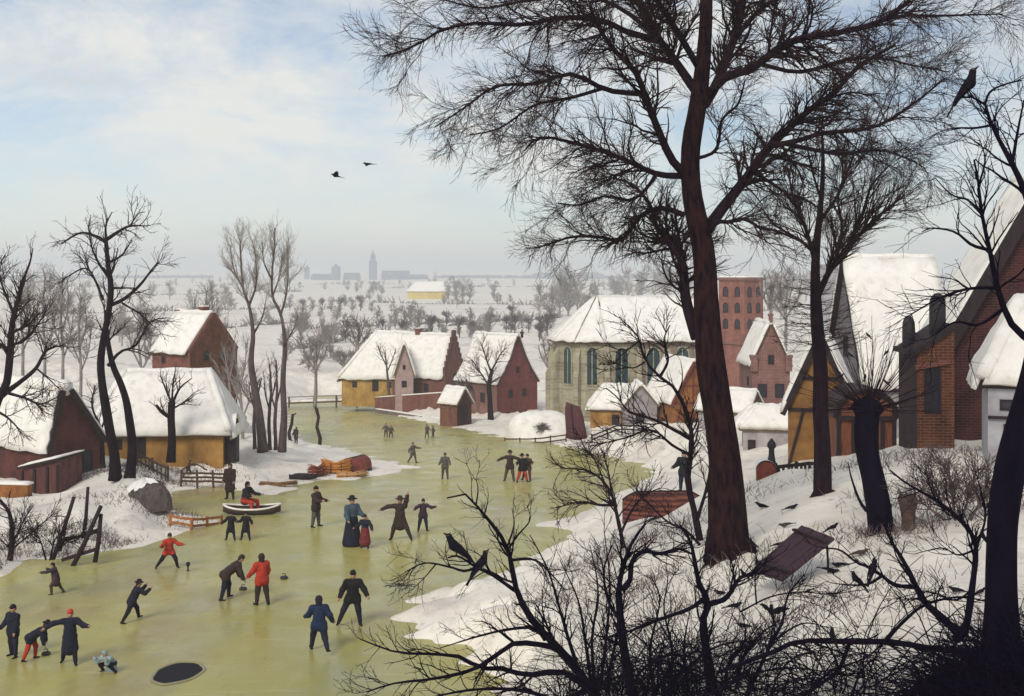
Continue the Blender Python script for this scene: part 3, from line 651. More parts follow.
hR1b = house('low_snowy_cottage', 'low cottage with snow roof and red gable half hidden by the big trunk', 'cottage', 747, 93, 432, (1,-1), -30, 4.2, 3.6, 1.6, 3.0, WASH, BRICK_R, over=.3, th=.3)
hR2 = house('yellow_timber_house', 'narrow steep house with yellow timber framed gable behind the second trunk', 'house', 788, 55, 468, (1,-1), -106, 6.0, 3.0, 2.9, 6.4, CLAYO, mat('brown_clay',(.27,.14,.04),(.15,.065,.022),1.2,.92,.4), timber=WOODD, roof=WOOD, over=.28, wins=[('g',.35,3.4,.55,.8), ('g',.3,1.3,.7,1.0)])
hO = house('limewashed_bakehouse', 'low limewashed bakehouse under thick rounded snow beyond the picket fence', 'hut', 798, 74, 464, (1,-1), -10, 3.5, 3.0, 2.2, 3.3, WASH, WASH, hip=(1.0,1.0), over=.2, th=.45, wins=[('f',-1.2,.8,.5,1.4,DOOR)])
SLATE = mat('grey_slate',(.21,.19,.20),(.14,.125,.14),3,.9,.5)
hR3 = house('snow_roofed_barn', 'big barn whose whole steep slope is white snow behind the pollard willow', 'barn', 866, 62, 442, (-1,-1), 2, 4.8, 6.6, 3.0, 9.9, WASH, SLATE, roof=WOODD, over=.3, th=.3, wins=[('h',0,5,.8,1.2)])
hR4 = house('grey_roofed_barn', 'tall barn with wind swept grey roof behind the snowy barn, right of slender tree', 'barn', 822, 80, 430, (-1,-1), -14, 4.6, 6.0, 5.6, 11.2, WASH, SLATE, roof=SLATE, snow=mat('frosted_slate',(.36,.35,.36),(.22,.20,.22),2.5,.9,.5), over=.3, th=.1)
# --- the great red house at the right edge
hBig = house('tall_red_house', 'tall dark red brick house with steep snow roof cut by the right edge', 'house', 950, 46, 447, (1,-1), -99, 4.4, 7.4, 4.4, 10.8, BRICK_D, BRICK_D, hip=(0,0), over=.35, th=.16, roof=WOODD, wins=[('g',1.2,6.2,.9,1.4), ('g',-.6,2.1,.9,1.6), ('g',-.4,4.9,1.1,.9)])
e = MB(); e.bar((2.2+.4,-3.9,4.0),(2.2+.4,0,11.0),.18,.5); e.bar((2.2+.4,3.9,4.0),(2.2+.4,0,11.0),.18,.5); e.build('barge_board', WOODD, hBig)
def annex():
    l, w = 1.4, 2.6
    root = thing('orange_brick_annex', 'sloping orange brick annex with tall dark window and two round topped chimneys', 'annex', place(917,43.5,452,(-1,-1),l,w,-4), R(-4))
    mb = MB(); pts = [(-l/2,-2),(l/2,-2),(l/2,4.75),(-l/2,3.75)]
    V = [(x,-w/2,z) for x,z in pts]+[(x,w/2,z) for x,z in pts]
    mb.add(V, [(0,1,2,3)], 0); mb.add(V, [(7,6,5,4),(1,5,6,2),(3,2,6,7),(0,4,5,1)], 0); mb.add(V, [(0,3,7,4)], 1)
    mb.build('wall', [BRICK_O, mat('blackish_brick',(.030,.015,.022),(.05,.02,.025),1.5,.9,.4,kind='brick',mortar=(.03,.02,.02),bs=(.34,.11))], root)  # left wall gets a much darker brick than the other walls
    c = MB(); c.bar((-l/2-.12,-w/2-.05,3.78),(l/2+.05,-w/2-.05,4.86),.16,.2); c.bar((-l/2-.1,-w/2-.1,3.78),(-l/2-.1,w/2+.1,3.78),.2,.2); c.build('gable_coping', WOODD, root)
    r = MB(); r.prism([(-l/2-.1,-w/2+.08,3.72),(l/2,-w/2+.08,4.77),(l/2,-w/2+.08,4.9),(-l/2-.1,-w/2+.08,3.85)], (0,w,0)); r.build('roof', WOODD, root)
    opening(root, 'f', l, w, -.12, 2.35, .62, 1.75)
    li = MB(); li.box((-.12,-w/2-.04,3.35), (1.3,.12,.18), ry=-.2); li.build('lintel', BRICK_R, root)
    for x, y, h, ww in ((-.55,.4,1.35,.50),(.30,-.5,1.75,.62)):
        k = MB(); z0 = 4.2+x*.6-.5
        k.lathe([(ww*.5,0),(ww*.5,h-.1),(ww*.47,h+.15),(ww*.36,h+.32),(ww*.15,h+.42),(.01,h+.44)], 14, (x,y,z0)); k.build('chimney', IRON, root)
annex()
hW = house('white_washed_cottage', 'pale washed cottage with steep snow roof and one small window, far right', 'cottage', 988, 36, 447, (-1,-1), -19, 4.6, 3.0, 2.05, 4.4, mat('pale_plaster',(.40,.39,.41),(.28,.26,.29),1.4), None, hip=(1.1,0), over=.22, wins=[('f',-1.75,1.35,.42,.34,dict(mull=False)), ('f',-1.6,.55,.5,.4,dict(mull=False))], roof=WOODD)
e = MB(); e.box((0,-1.56,.95), (4.6,.1,.09)); e.box((-.9,-1.56,.4), (.09,.09,1.4)); e.build('timber_frame', WOODD, hW)
def arched_shed():
    root = thing('arched_wood_shed', 'round topped wooden shed with orange boards and dark posts behind pollard willow', 'shed', tuple(P(866,470,50)), R(-4))
    pr = [(-1.3,0),(-1.3,2.3)]+[(-1.3*math.cos(math.pi*k/10),2.3+1.15*math.sin(math.pi*k/10)) for k in range(1,10)]+[(1.3,2.3),(1.3,0)]
    mb = MB(); mb.prism([(x,0,z if z else -1.5) for x,z in pr], (0,2.6,0)); mb.build('wall', mat('orange_boards',(.26,.09,.04),(.10,.035,.025),4,.9,.5,(4,1,.4)), root)
    for x in (-1.2,-.55,.1,.7,1.2):
        p = MB(); p.box((x,-.08,.6), (.16,.14,4.4 if abs(x) > 1 else 3.2)); p.build('post', WOODD, root)
    b = MB(); b.tube([(-1.3*1.03*math.cos(math.pi*k/12),-.1,2.3+1.2*math.sin(math.pi*k/12)) for k in range(13)], [.12]*13, 6); b.box((0,-.1,2.3), (2.6,.14,.16)); b.build('arch_beam', WOODD, root)
    s = MB(); s.grid(lambda u,v: (-1.38*math.cos(math.pi*u), -.05+2.7*v, 2.33+1.26*math.sin(math.pi*u)+.03*math.sin(v*7+u*5)), 16, 6); s.build('roof', mat('dark_shingle',(.05,.03,.03),(.025,.016,.02),5,.9,.6), root)
arched_shed()
def hutch():
    root = thing('red_hutch', 'small dark red hutch with a black pointed post beside the picket fence', 'hutch', tuple(P(766,479,43)), R(-10))
    pr = [(-.36,-.4),(-.36,.35)]+[(-.36*math.cos(math.pi*k/6),.35+.36*math.sin(math.pi*k/6)) for k in range(1,6)]+[(.36,.35),(.36,-.4)]
    m = MB(); m.prism([(x,-.3,z) for x,z in pr], (0,.6,0)); m.build('body', WOODR, root)
    m = MB(); m.lathe([(.16,-.3),(.17,.6),(.11,.95),(.10,1.15),(.17,1.25),(.15,1.38),(.03,1.55)], 10, (.2,-.1,0)); m.build('post', IRON, root)
    m = MB(); m.grid(lambda u,v: (-.39*math.cos(math.pi*u), -.32+.64*v, .37+.39*math.sin(math.pi*u)), 10, 3); m.build('snow_cover', SNOW, root)
hutch()
# --- far farm and the blue town on the horizon
h = hit(428, 299, 300)
dF = h[1]
def far(px, d=None): return atg(px, d or dF)
p = far(447, dF)
house('yellow_farmhouse', 'long distant farmhouse with yellow wall alone in the snowy plain', 'farmhouse', 447, dF, CY-p[2]/dF*F, (1,-1), -6, 40/F*dF, 12, 8/F*dF, 17/F*dF, mat('far_yellow',(.62,.50,.10),(.5,.36,.08),.2), None, hip=(6,3), over=1.0, th=.6)
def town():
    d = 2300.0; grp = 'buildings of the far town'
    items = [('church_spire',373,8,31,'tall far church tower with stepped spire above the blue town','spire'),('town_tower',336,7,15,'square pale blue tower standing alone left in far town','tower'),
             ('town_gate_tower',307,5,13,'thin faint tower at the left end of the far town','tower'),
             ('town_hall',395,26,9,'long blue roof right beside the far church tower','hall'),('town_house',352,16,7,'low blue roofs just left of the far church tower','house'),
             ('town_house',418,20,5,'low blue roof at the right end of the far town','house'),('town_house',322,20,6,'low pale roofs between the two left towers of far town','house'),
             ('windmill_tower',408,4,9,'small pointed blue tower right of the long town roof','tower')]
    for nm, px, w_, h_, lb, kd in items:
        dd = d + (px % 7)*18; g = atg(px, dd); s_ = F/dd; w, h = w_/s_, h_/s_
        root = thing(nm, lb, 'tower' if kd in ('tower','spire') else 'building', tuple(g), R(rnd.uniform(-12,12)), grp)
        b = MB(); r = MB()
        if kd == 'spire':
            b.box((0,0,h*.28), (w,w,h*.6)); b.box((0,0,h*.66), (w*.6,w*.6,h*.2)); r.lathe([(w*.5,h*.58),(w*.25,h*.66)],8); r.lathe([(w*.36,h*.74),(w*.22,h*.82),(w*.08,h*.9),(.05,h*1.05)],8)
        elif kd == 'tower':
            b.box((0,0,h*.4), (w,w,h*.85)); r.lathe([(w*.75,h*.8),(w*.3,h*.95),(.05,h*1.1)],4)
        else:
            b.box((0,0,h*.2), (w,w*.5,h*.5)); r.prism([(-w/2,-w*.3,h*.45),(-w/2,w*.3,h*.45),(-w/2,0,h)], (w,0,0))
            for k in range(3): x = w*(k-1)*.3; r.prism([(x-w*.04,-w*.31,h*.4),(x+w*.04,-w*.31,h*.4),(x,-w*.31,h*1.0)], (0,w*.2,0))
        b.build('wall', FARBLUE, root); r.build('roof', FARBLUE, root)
town()
# ------------------------------------------------------------------ bare trees
def resample(pts, n):
    p = np.asarray(pts, float)
    if len(p) > 2:                                       # smooth through the points
        q = np.vstack([2*p[0]-p[1], p, 2*p[-1]-p[-2]]); out = []
        for i in range(1, len(q)-2):
            for t in np.linspace(0, 1, 8, endpoint=False):
                a, b, c, d = q[i-1:i+3]
                out.append(.5*((2*b)+(c-a)*t+(2*a-5*b+4*c-d)*t*t+(-a+3*b-3*c+d)*t**3))
        out.append(p[-1]); p = np.array(out)
    s = np.r_[0, np.cumsum(np.linalg.norm(np.diff(p, axis=0), axis=1))]
    u = np.linspace(0, s[-1], n)
    return np.stack([np.interp(u, s, p[:, k]) for k in range(3)], -1)
def trace(px, d, lean=0.0, n=14, d1=None):              # a limb seen at these pixels; lean = metres it comes forward or goes back by its tip
    m = len(px); pts = []
    for i, (x, y) in enumerate(px): pts.append(P(x, y, d + lean*(i/(m-1) if m > 1 else 0)))
    return resample(pts, n)
def spawn(PL, RD, count, length, ang=(.4,.9), t0=.2, nseg=5, wig=.25, up=0.0, rfac=.6, rmin=.004, tip=.35, shrink=.4, flat=None, seed=None):
    g = NR if seed is None else np.random.default_rng(seed)
    K, n, _ = PL.shape
    lens = np.linalg.norm(np.diff(PL, axis=1), axis=2).sum(1)
    par = g.choice(K, count, p=lens/lens.sum()); t = t0+(1-t0)*g.random(count)
    f = t*(n-1); i = np.minimum(f.astype(int), n-2); r = (f-i)[:, None]
    pos = PL[par, i]*(1-r)+PL[par, i+1]*r; tan = PL[par, i+1]-PL[par, i]; tan /= np.linalg.norm(tan, axis=1, keepdims=True)+1e-9
    rp = RD[par, i]*(1-r[:, 0])+RD[par, i+1]*r[:, 0]
    rv = g.normal(size=(count, 3))
    if flat is not None: rv[:, 1] *= flat
    rv -= (rv*tan).sum(1, keepdims=True)*tan; rv /= np.linalg.norm(rv, axis=1, keepdims=True)+1e-9
    a = g.uniform(*ang, count)[:, None]
    d = tan*np.cos(a)+rv*np.sin(a)
    L_ = length*g.uniform(.55, 1.25, count)*(1-shrink*t)
    step = (L_/nseg)[:, None]; out = [pos]
    for k in range(nseg):
        d = d + g.normal(size=(count, 3))*wig; d[:, 2] += up; d /= np.linalg.norm(d, axis=1, keepdims=True)+1e-9
        out.append(out[-1]+d*step)
    r0 = np.maximum(np.minimum(rp*rfac, L_*.035), rmin)
    return np.stack(out, 1), np.maximum(r0[:, None]*np.linspace(1, tip, nseg+1)[None], rmin*.7)
def pack(limbs, n=14):                                   # list of (pts, r0, r1) -> arrays
    PL = np.stack([resample(p, n) if len(p) != n else p for p, _, _ in limbs]); RD = np.stack([np.linspace(a, b, n) for _, a, b in limbs]); return PL, RD
def tubes(name, sets, m, root, sides=(6,5,4,3)):
    mb = MB()
    for (PL, RD), sd in zip(sets, sides):
        V, Fs = tube_geo(PL, RD, sd, cap=False); mb.add(V, Fs, 0, True)
    return mb.build(name, m, root, world=True)
def trunk_mesh(name, pts, rads, m, root, sides=14, rough=.06, flare=1.35):
    p = resample(pts, 40); r = np.interp(np.linspace(0,1,40), np.linspace(0,1,len(rads)), rads)
    r = r*(1+(flare-1)*np.exp(-np.linspace(0,1,40)*16))
    V, Fs = tube_geo(p[None], r[None], sides); V = V.copy()
    ax = np.repeat(p, sides, 0); off = V-ax
    k = 1+rough*(np.sin(V[:,2]*2.1/r.max()*.3+off[:,0]*9)+np.sin(off[:,0]*23+off[:,1]*17+V[:,2]*1.3))
    mb = MB(); mb.add(ax+off*k[:, None], Fs, 0, True)
    return mb.build(name, m, root, world=True)

def roots(root, px, py, d, rad, reach, n, m, seed):
    g = np.random.default_rng(seed); c = P(px, py, d)
    for k in range(n):
        a = 2*math.pi*(k+g.uniform(-.3,.3))/n; L_ = reach*g.uniform(.6,1.2); pts = []
        for t in np.linspace(0,1,8):
            r_ = rad*.55+L_*t; aa = a+.25*math.sin(t*4+k); x, y = c[0]+r_*math.cos(aa), c[1]+r_*math.sin(aa); pts.append((x, y, gz(x,y)+rad*.55*(1-t)**2*1.3-.06*t-.02))
        mb = MB(); mb.tube(pts, rad*np.linspace(.42,.07,8), 8); mb.build('root', m, root, world=True)
def big_tree():
    d = 28.0; pd = atg(730, d)
    root = thing('great_bare_tree', 'huge dark bare tree filling the upper right, its crown cut by the top edge', 'tree', tuple(pd))
    T = [(730,562),(728,500),(724,450),(716,400),(709,345),(706,300),(703,250),(692,195),(691,150),(699,100),(704,50),(706,-10),(704,-80)]
    px2m = lambda w: w/2/F*d; roots(root, 729, 553, d, .46, .75, 7, BARKR, 3)
    trunk_mesh('trunk', trace(T, d, .6, 30), [px2m(w) for w in (38,36,33,30,26,24,22,20,19,16,14,12,9)], BARKR, root)
    limbs = {
     'A': ([(690,178),(672,160),(655,122),(644,92),(634,70),(616,52),(600,30),(590,5)], 9, 3, -3.0),
     'B': ([(695,90),(675,61),(657,36),(640,5),(622,-40)], 10, 5, 1.5),
     'C': ([(660,40),(630,33),(600,20),(557,18),(524,25),(478,23),(442,30),(413,47),(384,56)], 7, 1.6, -2.2),
     'D': ([(644,94),(607,90),(571,74),(535,84),(496,86),(467,106),(435,127)], 6, 1.5, 2.0),
     'D2': ([(604,88),(570,98),(535,105),(500,128),(470,135)], 4, 1.2, -2.0),
     'E': ([(688,176),(657,174),(621,158),(585,146),(542,137),(525,150)], 7, 1.5, -2.6),
     'F': ([(684,215),(662,208),(640,216),(622,240),(600,237),(571,237),(540,247),(525,248)], 6, 1.4, 2.2),
     'F2': ([(686,270),(672,245),(657,228),(650,205),(633,185),(612,178)], 7, 1.6, 2.6),
     'Fs': ([(697,338),(686,300),(683,268),(676,245),(662,232)], 13, 7, 1.6),
     'G': ([(702,238),(715,218),(728,201),(748,176),(766,151),(788,129),(812,108),(834,93),(860,65),(895,45)], 13, 3, 2.5),
     'G2': ([(772,146),(800,140),(824,133),(874,127),(913,104),(945,78)], 6, 1.5, -2.5),
     'G3': ([(782,143),(815,150),(842,154),(880,150),(910,160),(925,168)], 5, 1.3, 3.2),
     'H': ([(706,98),(718,84),(730,75),(755,68),(770,54),(798,39),(842,32),(881,21),(910,0)], 10, 4, -2.2),
     'H2': ([(868,26),(900,16),(931,16),(965,15),(1003,14)], 4, 1.2, -1.5),
     'H3': ([(760,64),(800,72),(845,60),(880,58),(915,66),(950,72)], 5, 1.2, 2.8),
     'I': ([(706,240),(716,223),(730,222),(745,219),(760,228),(773,230),(798,240),(815,252)], 5, 1.4, -2.6),
     'J': ([(752,172),(770,182),(788,194),(802,198),(816,206),(830,222)], 4, 1.2, 2.0),
     'K': ([(704,105),(716,85),(728,55),(738,25),(748,-20)], 11, 6, .8),
     'K2': ([(737,35),(760,10),(790,-10),(830,-30)], 6, 3, 2.0),
     'M': ([(692,160),(716,150),(722,120),(738,104),(745,80)], 4, 1.5, -2.4),
     'L': ([(700,70),(670,20),(640,-20),(600,-40),(550,-50)], 7, 3, -2.5),
     'L2': ([(656,36),(620,8),(580,-5),(530,0),(480,8),(430,-5)], 5, 1.4, 2.4),
     'N': ([(658,172),(645,190),(630,200),(605,196),(580,205),(558,203)], 4, 1.2, -1.8),
    }
    lst = []
    for k, (px, w0, w1, lean) in limbs.items():
        nl = len(px); base = d+.5
        pts = trace(px, base, lean, 16); lst.append((pts, px2m(w0), px2m(w1)))
        V, Fs = tube_geo(pts[None], np.linspace(px2m(w0), px2m(w1), 16)[None], 8); mb = MB(); mb.add(V, Fs, 0, True); mb.build('limb', BARK, root, world=True)
    PL, RD = pack(lst, 16)
    s1 = spawn(PL, RD, 380, 2.0, (.45,1.05), .18, 8, .17, .0, .42, .009, seed=1)
    s2 = spawn(*s1, 3400, 1.05, (.35,.85), .12, 6, .16, -.012, .55, .0055, seed=2)
    s2b = spawn(PL, RD, 1700, .95, (.5,1.1), .2, 6, .16, -.01, .3, .0055, seed=3)
    s3 = spawn(*s2, 19000, .5, (.3,.75), .1, 4, .13, -.012, .7, .0042, seed=4)
    s3b = spawn(*s2b, 5200, .5, (.3,.8), .1, 4, .13, -.012, .7, .0042, seed=5)
    tubes('branches', [s1], BARK, root, (5,)); tubes('twigs', [s2, s2b, s3, s3b], TWIG, root, (4,4,3,3))
big_tree()

def second_tree():
    d = 34.0; pd = atg(822, d); m = lambda w: w/2/F*d
    root = thing('slender_bare_tree', 'slender dark tree with feathery fan crown standing right of the great tree', 'tree', tuple(pd))
    trunk_mesh('trunk', trace([(823,505),(822,450),(821,400),(819,350),(816,300),(815,260),(820,215),(823,170),(822,130)], d, .3), [m(w) for w in (16.5,16,15.5,14,12,9,6.5,4.5,2.5)], BARK, root, flare=1.12)
    L_ = [([(816,300),(830,270),(850,245),(880,215),(905,195)], 7, 2, .8), ([(815,262),(806,230),(794,200),(788,170)], 5, 1.5, -1.5), ([(819,222),(838,195),(850,165),(858,140)], 4, 1.3, 1.6),
          ([(850,245),(862,215),(872,185),(890,165)], 4, 1.3, -1.4), ([(833,268),(842,230),(838,200),(845,170)], 4, 1.2, 1.2), ([(816,255),(800,240),(775,225),(760,205)], 4, 1.2, 1.5), ([(821,200),(812,170),(806,140)], 3, 1.2, -.8)]
    lst = []
    for px, a, b, lean in L_:
        pts = trace(px, d+.2, lean, 12); lst.append((pts, m(a), m(b)))
        V, Fs = tube_geo(pts[None], np.linspace(m(a), m(b), 12)[None], 7); mb = MB(); mb.add(V, Fs, 0, True); mb.build('limb', BARK, root, world=True)
    PL, RD = pack(lst, 12)
    roots(root, 822, 497, d, .26, .45, 6, BARK, 4)
    s1 = spawn(PL, RD, 170, 1.6, (.3,.65), .15, 7, .09, .03, .45, .008, seed=11)
    s2 = spawn(*s1, 1100, .85, (.22,.55), .15, 5, .08, .03, .6, .0052, seed=12)
    s3 = spawn(*s2, 3000, .5, (.2,.5), .2, 4, .08, .02, .6, .0042, seed=13)
    # epicormic brush of thin shoots on the lower trunk
    tr = trace([(820,352),(817,300),(816,280)], d, .2, 12)[None]; RR = np.full((1,12), .2)
    e1 = spawn(tr, RR, 90, 1.35, (1.2,1.6), 0, 6, .10, .02, .06, .008, seed=14, flat=.6)
    e2 = spawn(*e1, 420, .55, (.3,.7), .3, 4, .1, 0, .6, .006, seed=15)
    tubes('twigs', [s1, s2, s3, e1, e2], TWIG, root, (4,4,3,4,3))
second_tree()

def pollard():
    d = 27.0; pd = atg(880, d); m = lambda w: w/2/F*d
    root = thing('pollard_willow', 'stout pollard willow with knobbed head bristling with thin straight shoots', 'tree', tuple(pd))
    trunk_mesh('trunk', trace([(882,543),(880,510),(874,480),(867,450),(866,425),(869,405)], d, 0), [m(w) for w in (24,23,22,21,23,24)], INK, root, rough=.09)
    roots(root, 881, 537, d, .28, .5, 6, INK, 5); g = random.Random(5)
    c = P(869,408,d)
    hv = MB(); hv.lathe([(m(5),-m(22)),(m(22),-m(14)),(m(30),0),(m(24),m(14)),(m(8),m(22)),(.01,m(24))], 14, c)
    V = hv.v[0]; k = 1+.16*np.sin(V[:,0]*21+V[:,2]*17)+.1*np.sin(V[:,1]*31+V[:,2]*9); hv.v[0] = c+(V-c)*k[:, None]
    hv.build('knob', INK, root, world=True)
    n = 76; gg = np.random.default_rng(21); a = gg.uniform(-1.75, 1.75, n); tilt = gg.normal(0, .55, n)
    dr = np.stack([np.sin(a)*np.cos(tilt), np.sin(tilt), np.cos(a)*np.cos(tilt)], -1); Ls = gg.uniform(1.1, 1.95, n)*(1-.15*np.abs(a)/1.9)
    st = c+dr*m(24); pts = [st]; dd = dr.copy()
    for q in range(7):
        dd = dd+gg.normal(0,.05,(n,3)); dd[:,2] += .035; dd /= np.linalg.norm(dd,axis=1,keepdims=True); pts.append(pts[-1]+dd*(Ls/7)[:,None])
    s1 = (np.stack(pts,1), np.linspace(.011,.005,8)[None].repeat(n,0))
    s2 = spawn(*s1, 150, .5, (.25,.5), .35, 4, .06, .03, .7, .005, seed=22)
    tubes('shoots', [s1, s2], BARK, root, (4,3))
    # two low dead branches
    s = MB()
    for px in ([(878,520),(862,505),(852,480),(848,462)], [(884,528),(872,540),(860,530)]):
        p = trace(px, d-.2, -.3, 10); s.tube(p, np.linspace(.05,.012,10), 6)
    s.build('low_branch', INK, root, world=True)
    return [P(x,y,d) for x,y in ()]
pollard()

def edge_tree():
    d = 13.0; pd = atg(1004, d); m = lambda w: w/2/F*d
    root = thing('black_edge_tree', 'near black tree rising along the right edge out of brambles', 'tree', tuple(pd))
    trunk_mesh('trunk', trace([(1002,720),(1001,640),(1000,580),(1003,520),(1012,470),(1022,430),(1034,380),(1042,300),(1040,220)], d, .4), [m(w) for w in (46,38,32,29,30,28,24,20,16)], INK, root, rough=.08)
    L_ = [([(1040,240),(1024,190),(1010,160),(998,138),(989,118),(985,104),(978,99),(966,96),(955,98)], 9, 1.6, .5), ([(1036,345),(1012,325),(998,290),(990,252),(982,215),(978,180),(974,160)], 8, 1.8, -.9),
          ([(985,104),(990,92),(1003,85),(1022,80)], 3, 1.4, .4), ([(993,125),(975,128),(955,128),(940,132)], 3, 1.0, .5), ([(990,250),(972,245),(955,232),(932,228),(922,232)], 4, 1.0, .6), ([(996,288),(975,288),(955,292),(932,302),(905,318)], 4, 1.0, -.5),
          ([(983,215),(968,200),(952,195),(935,178)], 3, 1.0, .5), ([(1002,310),(978,325),(955,322),(930,338)], 4, 1.0, .4), ([(1012,165),(1018,130),(1024,100)], 4, 1.5, .6), ([(979,185),(985,160),(980,140)], 2.5, .9, -.4)]
    lst = []
    for px, a, b, lean in L_:
        pts = trace(px, d+.3, lean, 12); lst.append((pts, m(a), m(b)))
        V, Fs = tube_geo(pts[None], np.linspace(m(a), m(b), 12)[None], 7); mb = MB(); mb.add(V, Fs, 0, True); mb.build('limb', INK, root, world=True)
    PL, RD = pack(lst, 12)
    s1 = spawn(PL, RD, 110, .75, (.4,.9), .25, 6, .15, .02, .5, .005, seed=31)
    s2 = spawn(*s1, 420, .36, (.35,.8), .15, 4, .15, .01, .6, .0032, seed=32)
    tubes('twigs', [s1, s2], INK, root, (4,3))
edge_tree()

# ---- trees of the left bank
def traced_tree(name, label, d, base, trunks, limbs, n1, n2, l1, l2, mtr=BARK, mtw=TWIG, seed=1, rmin=.012, n3=0, l3=.5, up=.02, wig=.15, group=None, ang=(.4,.9)):
    pd = atg(base, d); m = lambda w: w/2/F*d
    root = thing(name, label, 'tree', tuple(pd), 0, group)
    lst = []
    for px, ws, lean in trunks:
        pts = trace(px, d, lean, 20); trunk_mesh('trunk', pts, [m(w) for w in ws], mtr, root, 10, .05, 1.2); lst.append((pts[-9:], m(ws[-1])*1.3, m(ws[-1])))
    for px, a, b, lean in limbs:
        pts = trace(px, d, lean, 12); lst.append((pts, m(a), m(b)))
        mb = MB(); mb.tube(pts, np.linspace(m(a), m(b), 12), 6); mb.build('limb', mtr, root, world=True)
    PL, RD = pack(lst, 12)
    s1 = spawn(PL, RD, n1, l1, ang, .2, 6, wig, up, .55, rmin, seed=seed); s2 = spawn(*s1, n2, l2, ang, .15, 5, wig, up, .6, rmin*.75, seed=seed+1)
    sets = [s1, s2]
    if n3: sets.append(spawn(*s2, n3, l3, ang, .15, 4, wig, up, .6, rmin*.6, seed=seed+2))
    tubes('twigs', sets, mtw, root, (4,3,3))
    return root
traced_tree('forked_bare_tree', 'tall crooked dark tree with two trunks beside the red barn', 62, 122,
    [([(115,480),(114,455),(108,420),(103,390),(101,360),(105,330),(109,310),(111,288),(108,265),(106,240)], (11,10,9,9,8,7,6,6,5,4), -.5), ([(130,478),(132,445),(128,410),(121,385),(113,365),(107,335),(106,310)], (10,9,8,7,6,5,4), .8)],
    [([(106,242),(95,236),(80,233),(62,243)], 4, 1.3, 1.5), ([(106,240),(118,232),(130,226),(148,226)], 4, 1.2, -1.5), ([(108,306),(124,299),(140,285),(150,272),(158,262)], 4.5, 1.2, -2), ([(112,288),(125,288),(136,288)], 3, 1, 1.5),
     ([(109,278),(100,265),(92,248),(88,225)], 3, 1, -1.5), ([(110,262),(122,255),(132,240)], 2.5, 1, 1.5), ([(108,366),(120,352),(136,345),(150,322),(165,318)], 3.5, 1.1, 2), ([(103,300),(95,280),(85,268),(62,280)], 3, 1, 1.2), ([(122,303),(140,314),(152,325)], 2.2, .9, -1), ([(106,240),(106,225),(112,212)], 3, 1, .5), ([(130,226),(138,214),(145,212)], 2, .8, .4)],
    95, 420, 1.9, .95, seed=41, n3=500, rmin=.016)
traced_tree('leaning_edge_tree', 'dark twisted tree leaning in from the left edge above the snowy barn roof', 56, -18,
    [([(-24,530),(-14,460),(-4,405),(6,385),(10,355),(12,325),(18,300),(24,278)], (16,14,12,10,8,7,5,4), 0), ([(2,395),(20,382),(36,368),(45,352),(56,346)], (6,5,4,3,2.5), .8)],
    [([(10,350),(-4,342),(-15,330)], 4, 2, 1), ([(12,332),(28,325),(40,312)], 3, 1, -1), ([(14,315),(4,290),(-2,270),(5,255)], 3, 1.2, 1), ([(10,345),(25,340),(42,318),(48,305)], 3, 1, 1.2), ([(24,278),(30,262),(33,248)], 3, 1, 0), ([(4,392),(25,398),(40,404),(56,398)], 3.5, 1, -1.5), ([(36,368),(50,380),(62,392)], 2, .8, .4), ([(-5,410),(8,418),(20,430)], 3, 1, -1)],
    130, 600, 1.7, .9, seed=51, n3=700, rmin=.015)
traced_tree('tall_twin_tree', 'tall thin pale topped tree, left of the pair beside the thatched cottage', 86, 262,
    [([(263,452),(260,420),(254,385),(251,360),(253,335),(249,305),(243,288),(241,262),(240,238)], (10,9,7.5,6.5,5,3.5,2.6,1.8,1.2), 0)],
    [([(253,335),(262,318),(266,300)], 2.5, .8, 1), ([(249,306),(256,285),(256,260),(252,240)], 2.5, .8, -1.2), ([(243,288),(234,270),(230,245)], 2, .7, 1), ([(258,410),(246,395),(238,380)], 2.2, .8, 1)],
    90, 520, 2.0, 1.1, MIDBARK, PALEBARK, seed=61, rmin=.012, up=.09, ang=(.25,.6), n3=900, l3=.7)
traced_tree('tall_twin_tree', 'tall thin pale topped tree, right of the pair beside the thatched cottage', 85, 281,
    [([(282,452),(284,415),(283,375),(285,345),(281,315),(273,298),(272,275),(274,250),(275,228)], (8,7,6,5,4,3,2.2,1.6,1.2), .5)],
    [([(281,314),(286,295),(288,270),(287,245)], 2.5, .8, 1.2), ([(272,280),(264,262),(262,240)], 2, .7, -1), ([(284,345),(293,330),(298,315)], 2, .8, -1), ([(273,295),(280,275),(282,255)], 2, .7, .8)],
    90, 520, 2.0, 1.1, MIDBARK, PALEBARK, seed=64, rmin=.012, up=.09, ang=(.25,.6), n3=900, l3=.7)
for x, lab, h, s in ((270,'thin purple brown sapling between the two tall twin trees',372,71),(276,'reddish thin sapling close against the right twin tree',360,74),(255,'thin grey sapling hugging the left twin tree',378,77)):
    traced_tree('bare_sapling', lab, 87.5, x, [([(x,450),(x-1,420),(x+1,390),(x,h)], (4,3.5,2.5,1.5), 0)], [([(x,405),(x+5,385),(x+7,h)], 2, .8, .5), ([(x,412),(x-5,392),(x-6,h+4)], 2, .8, -.5)], 22, 60, 1.2, .7, MIDBARK, MIDBARK, seed=s, rmin=.014, up=.1, ang=(.2,.5))
traced_tree('stubby_willow', 'small stubby dark tree before the ochre cottage wall', 77, 171, [([(171,462),(172,440),(171,420),(172,402)], (9,8,8,7), 0)],
    [([(171,418),(162,412),(156,405)], 5, 3, -.4), ([(172,404),(166,390),(160,375)], 2.5, .9, .6), ([(173,402),(180,388),(192,378)], 3, .9, -.6), ([(172,403),(173,385),(176,366)], 2.5, .8, .3), ([(174,408),(184,402),(195,392)], 2.2, .8, .5)], 50, 150, 1.3, .7, seed=81, rmin=.014, up=.05)
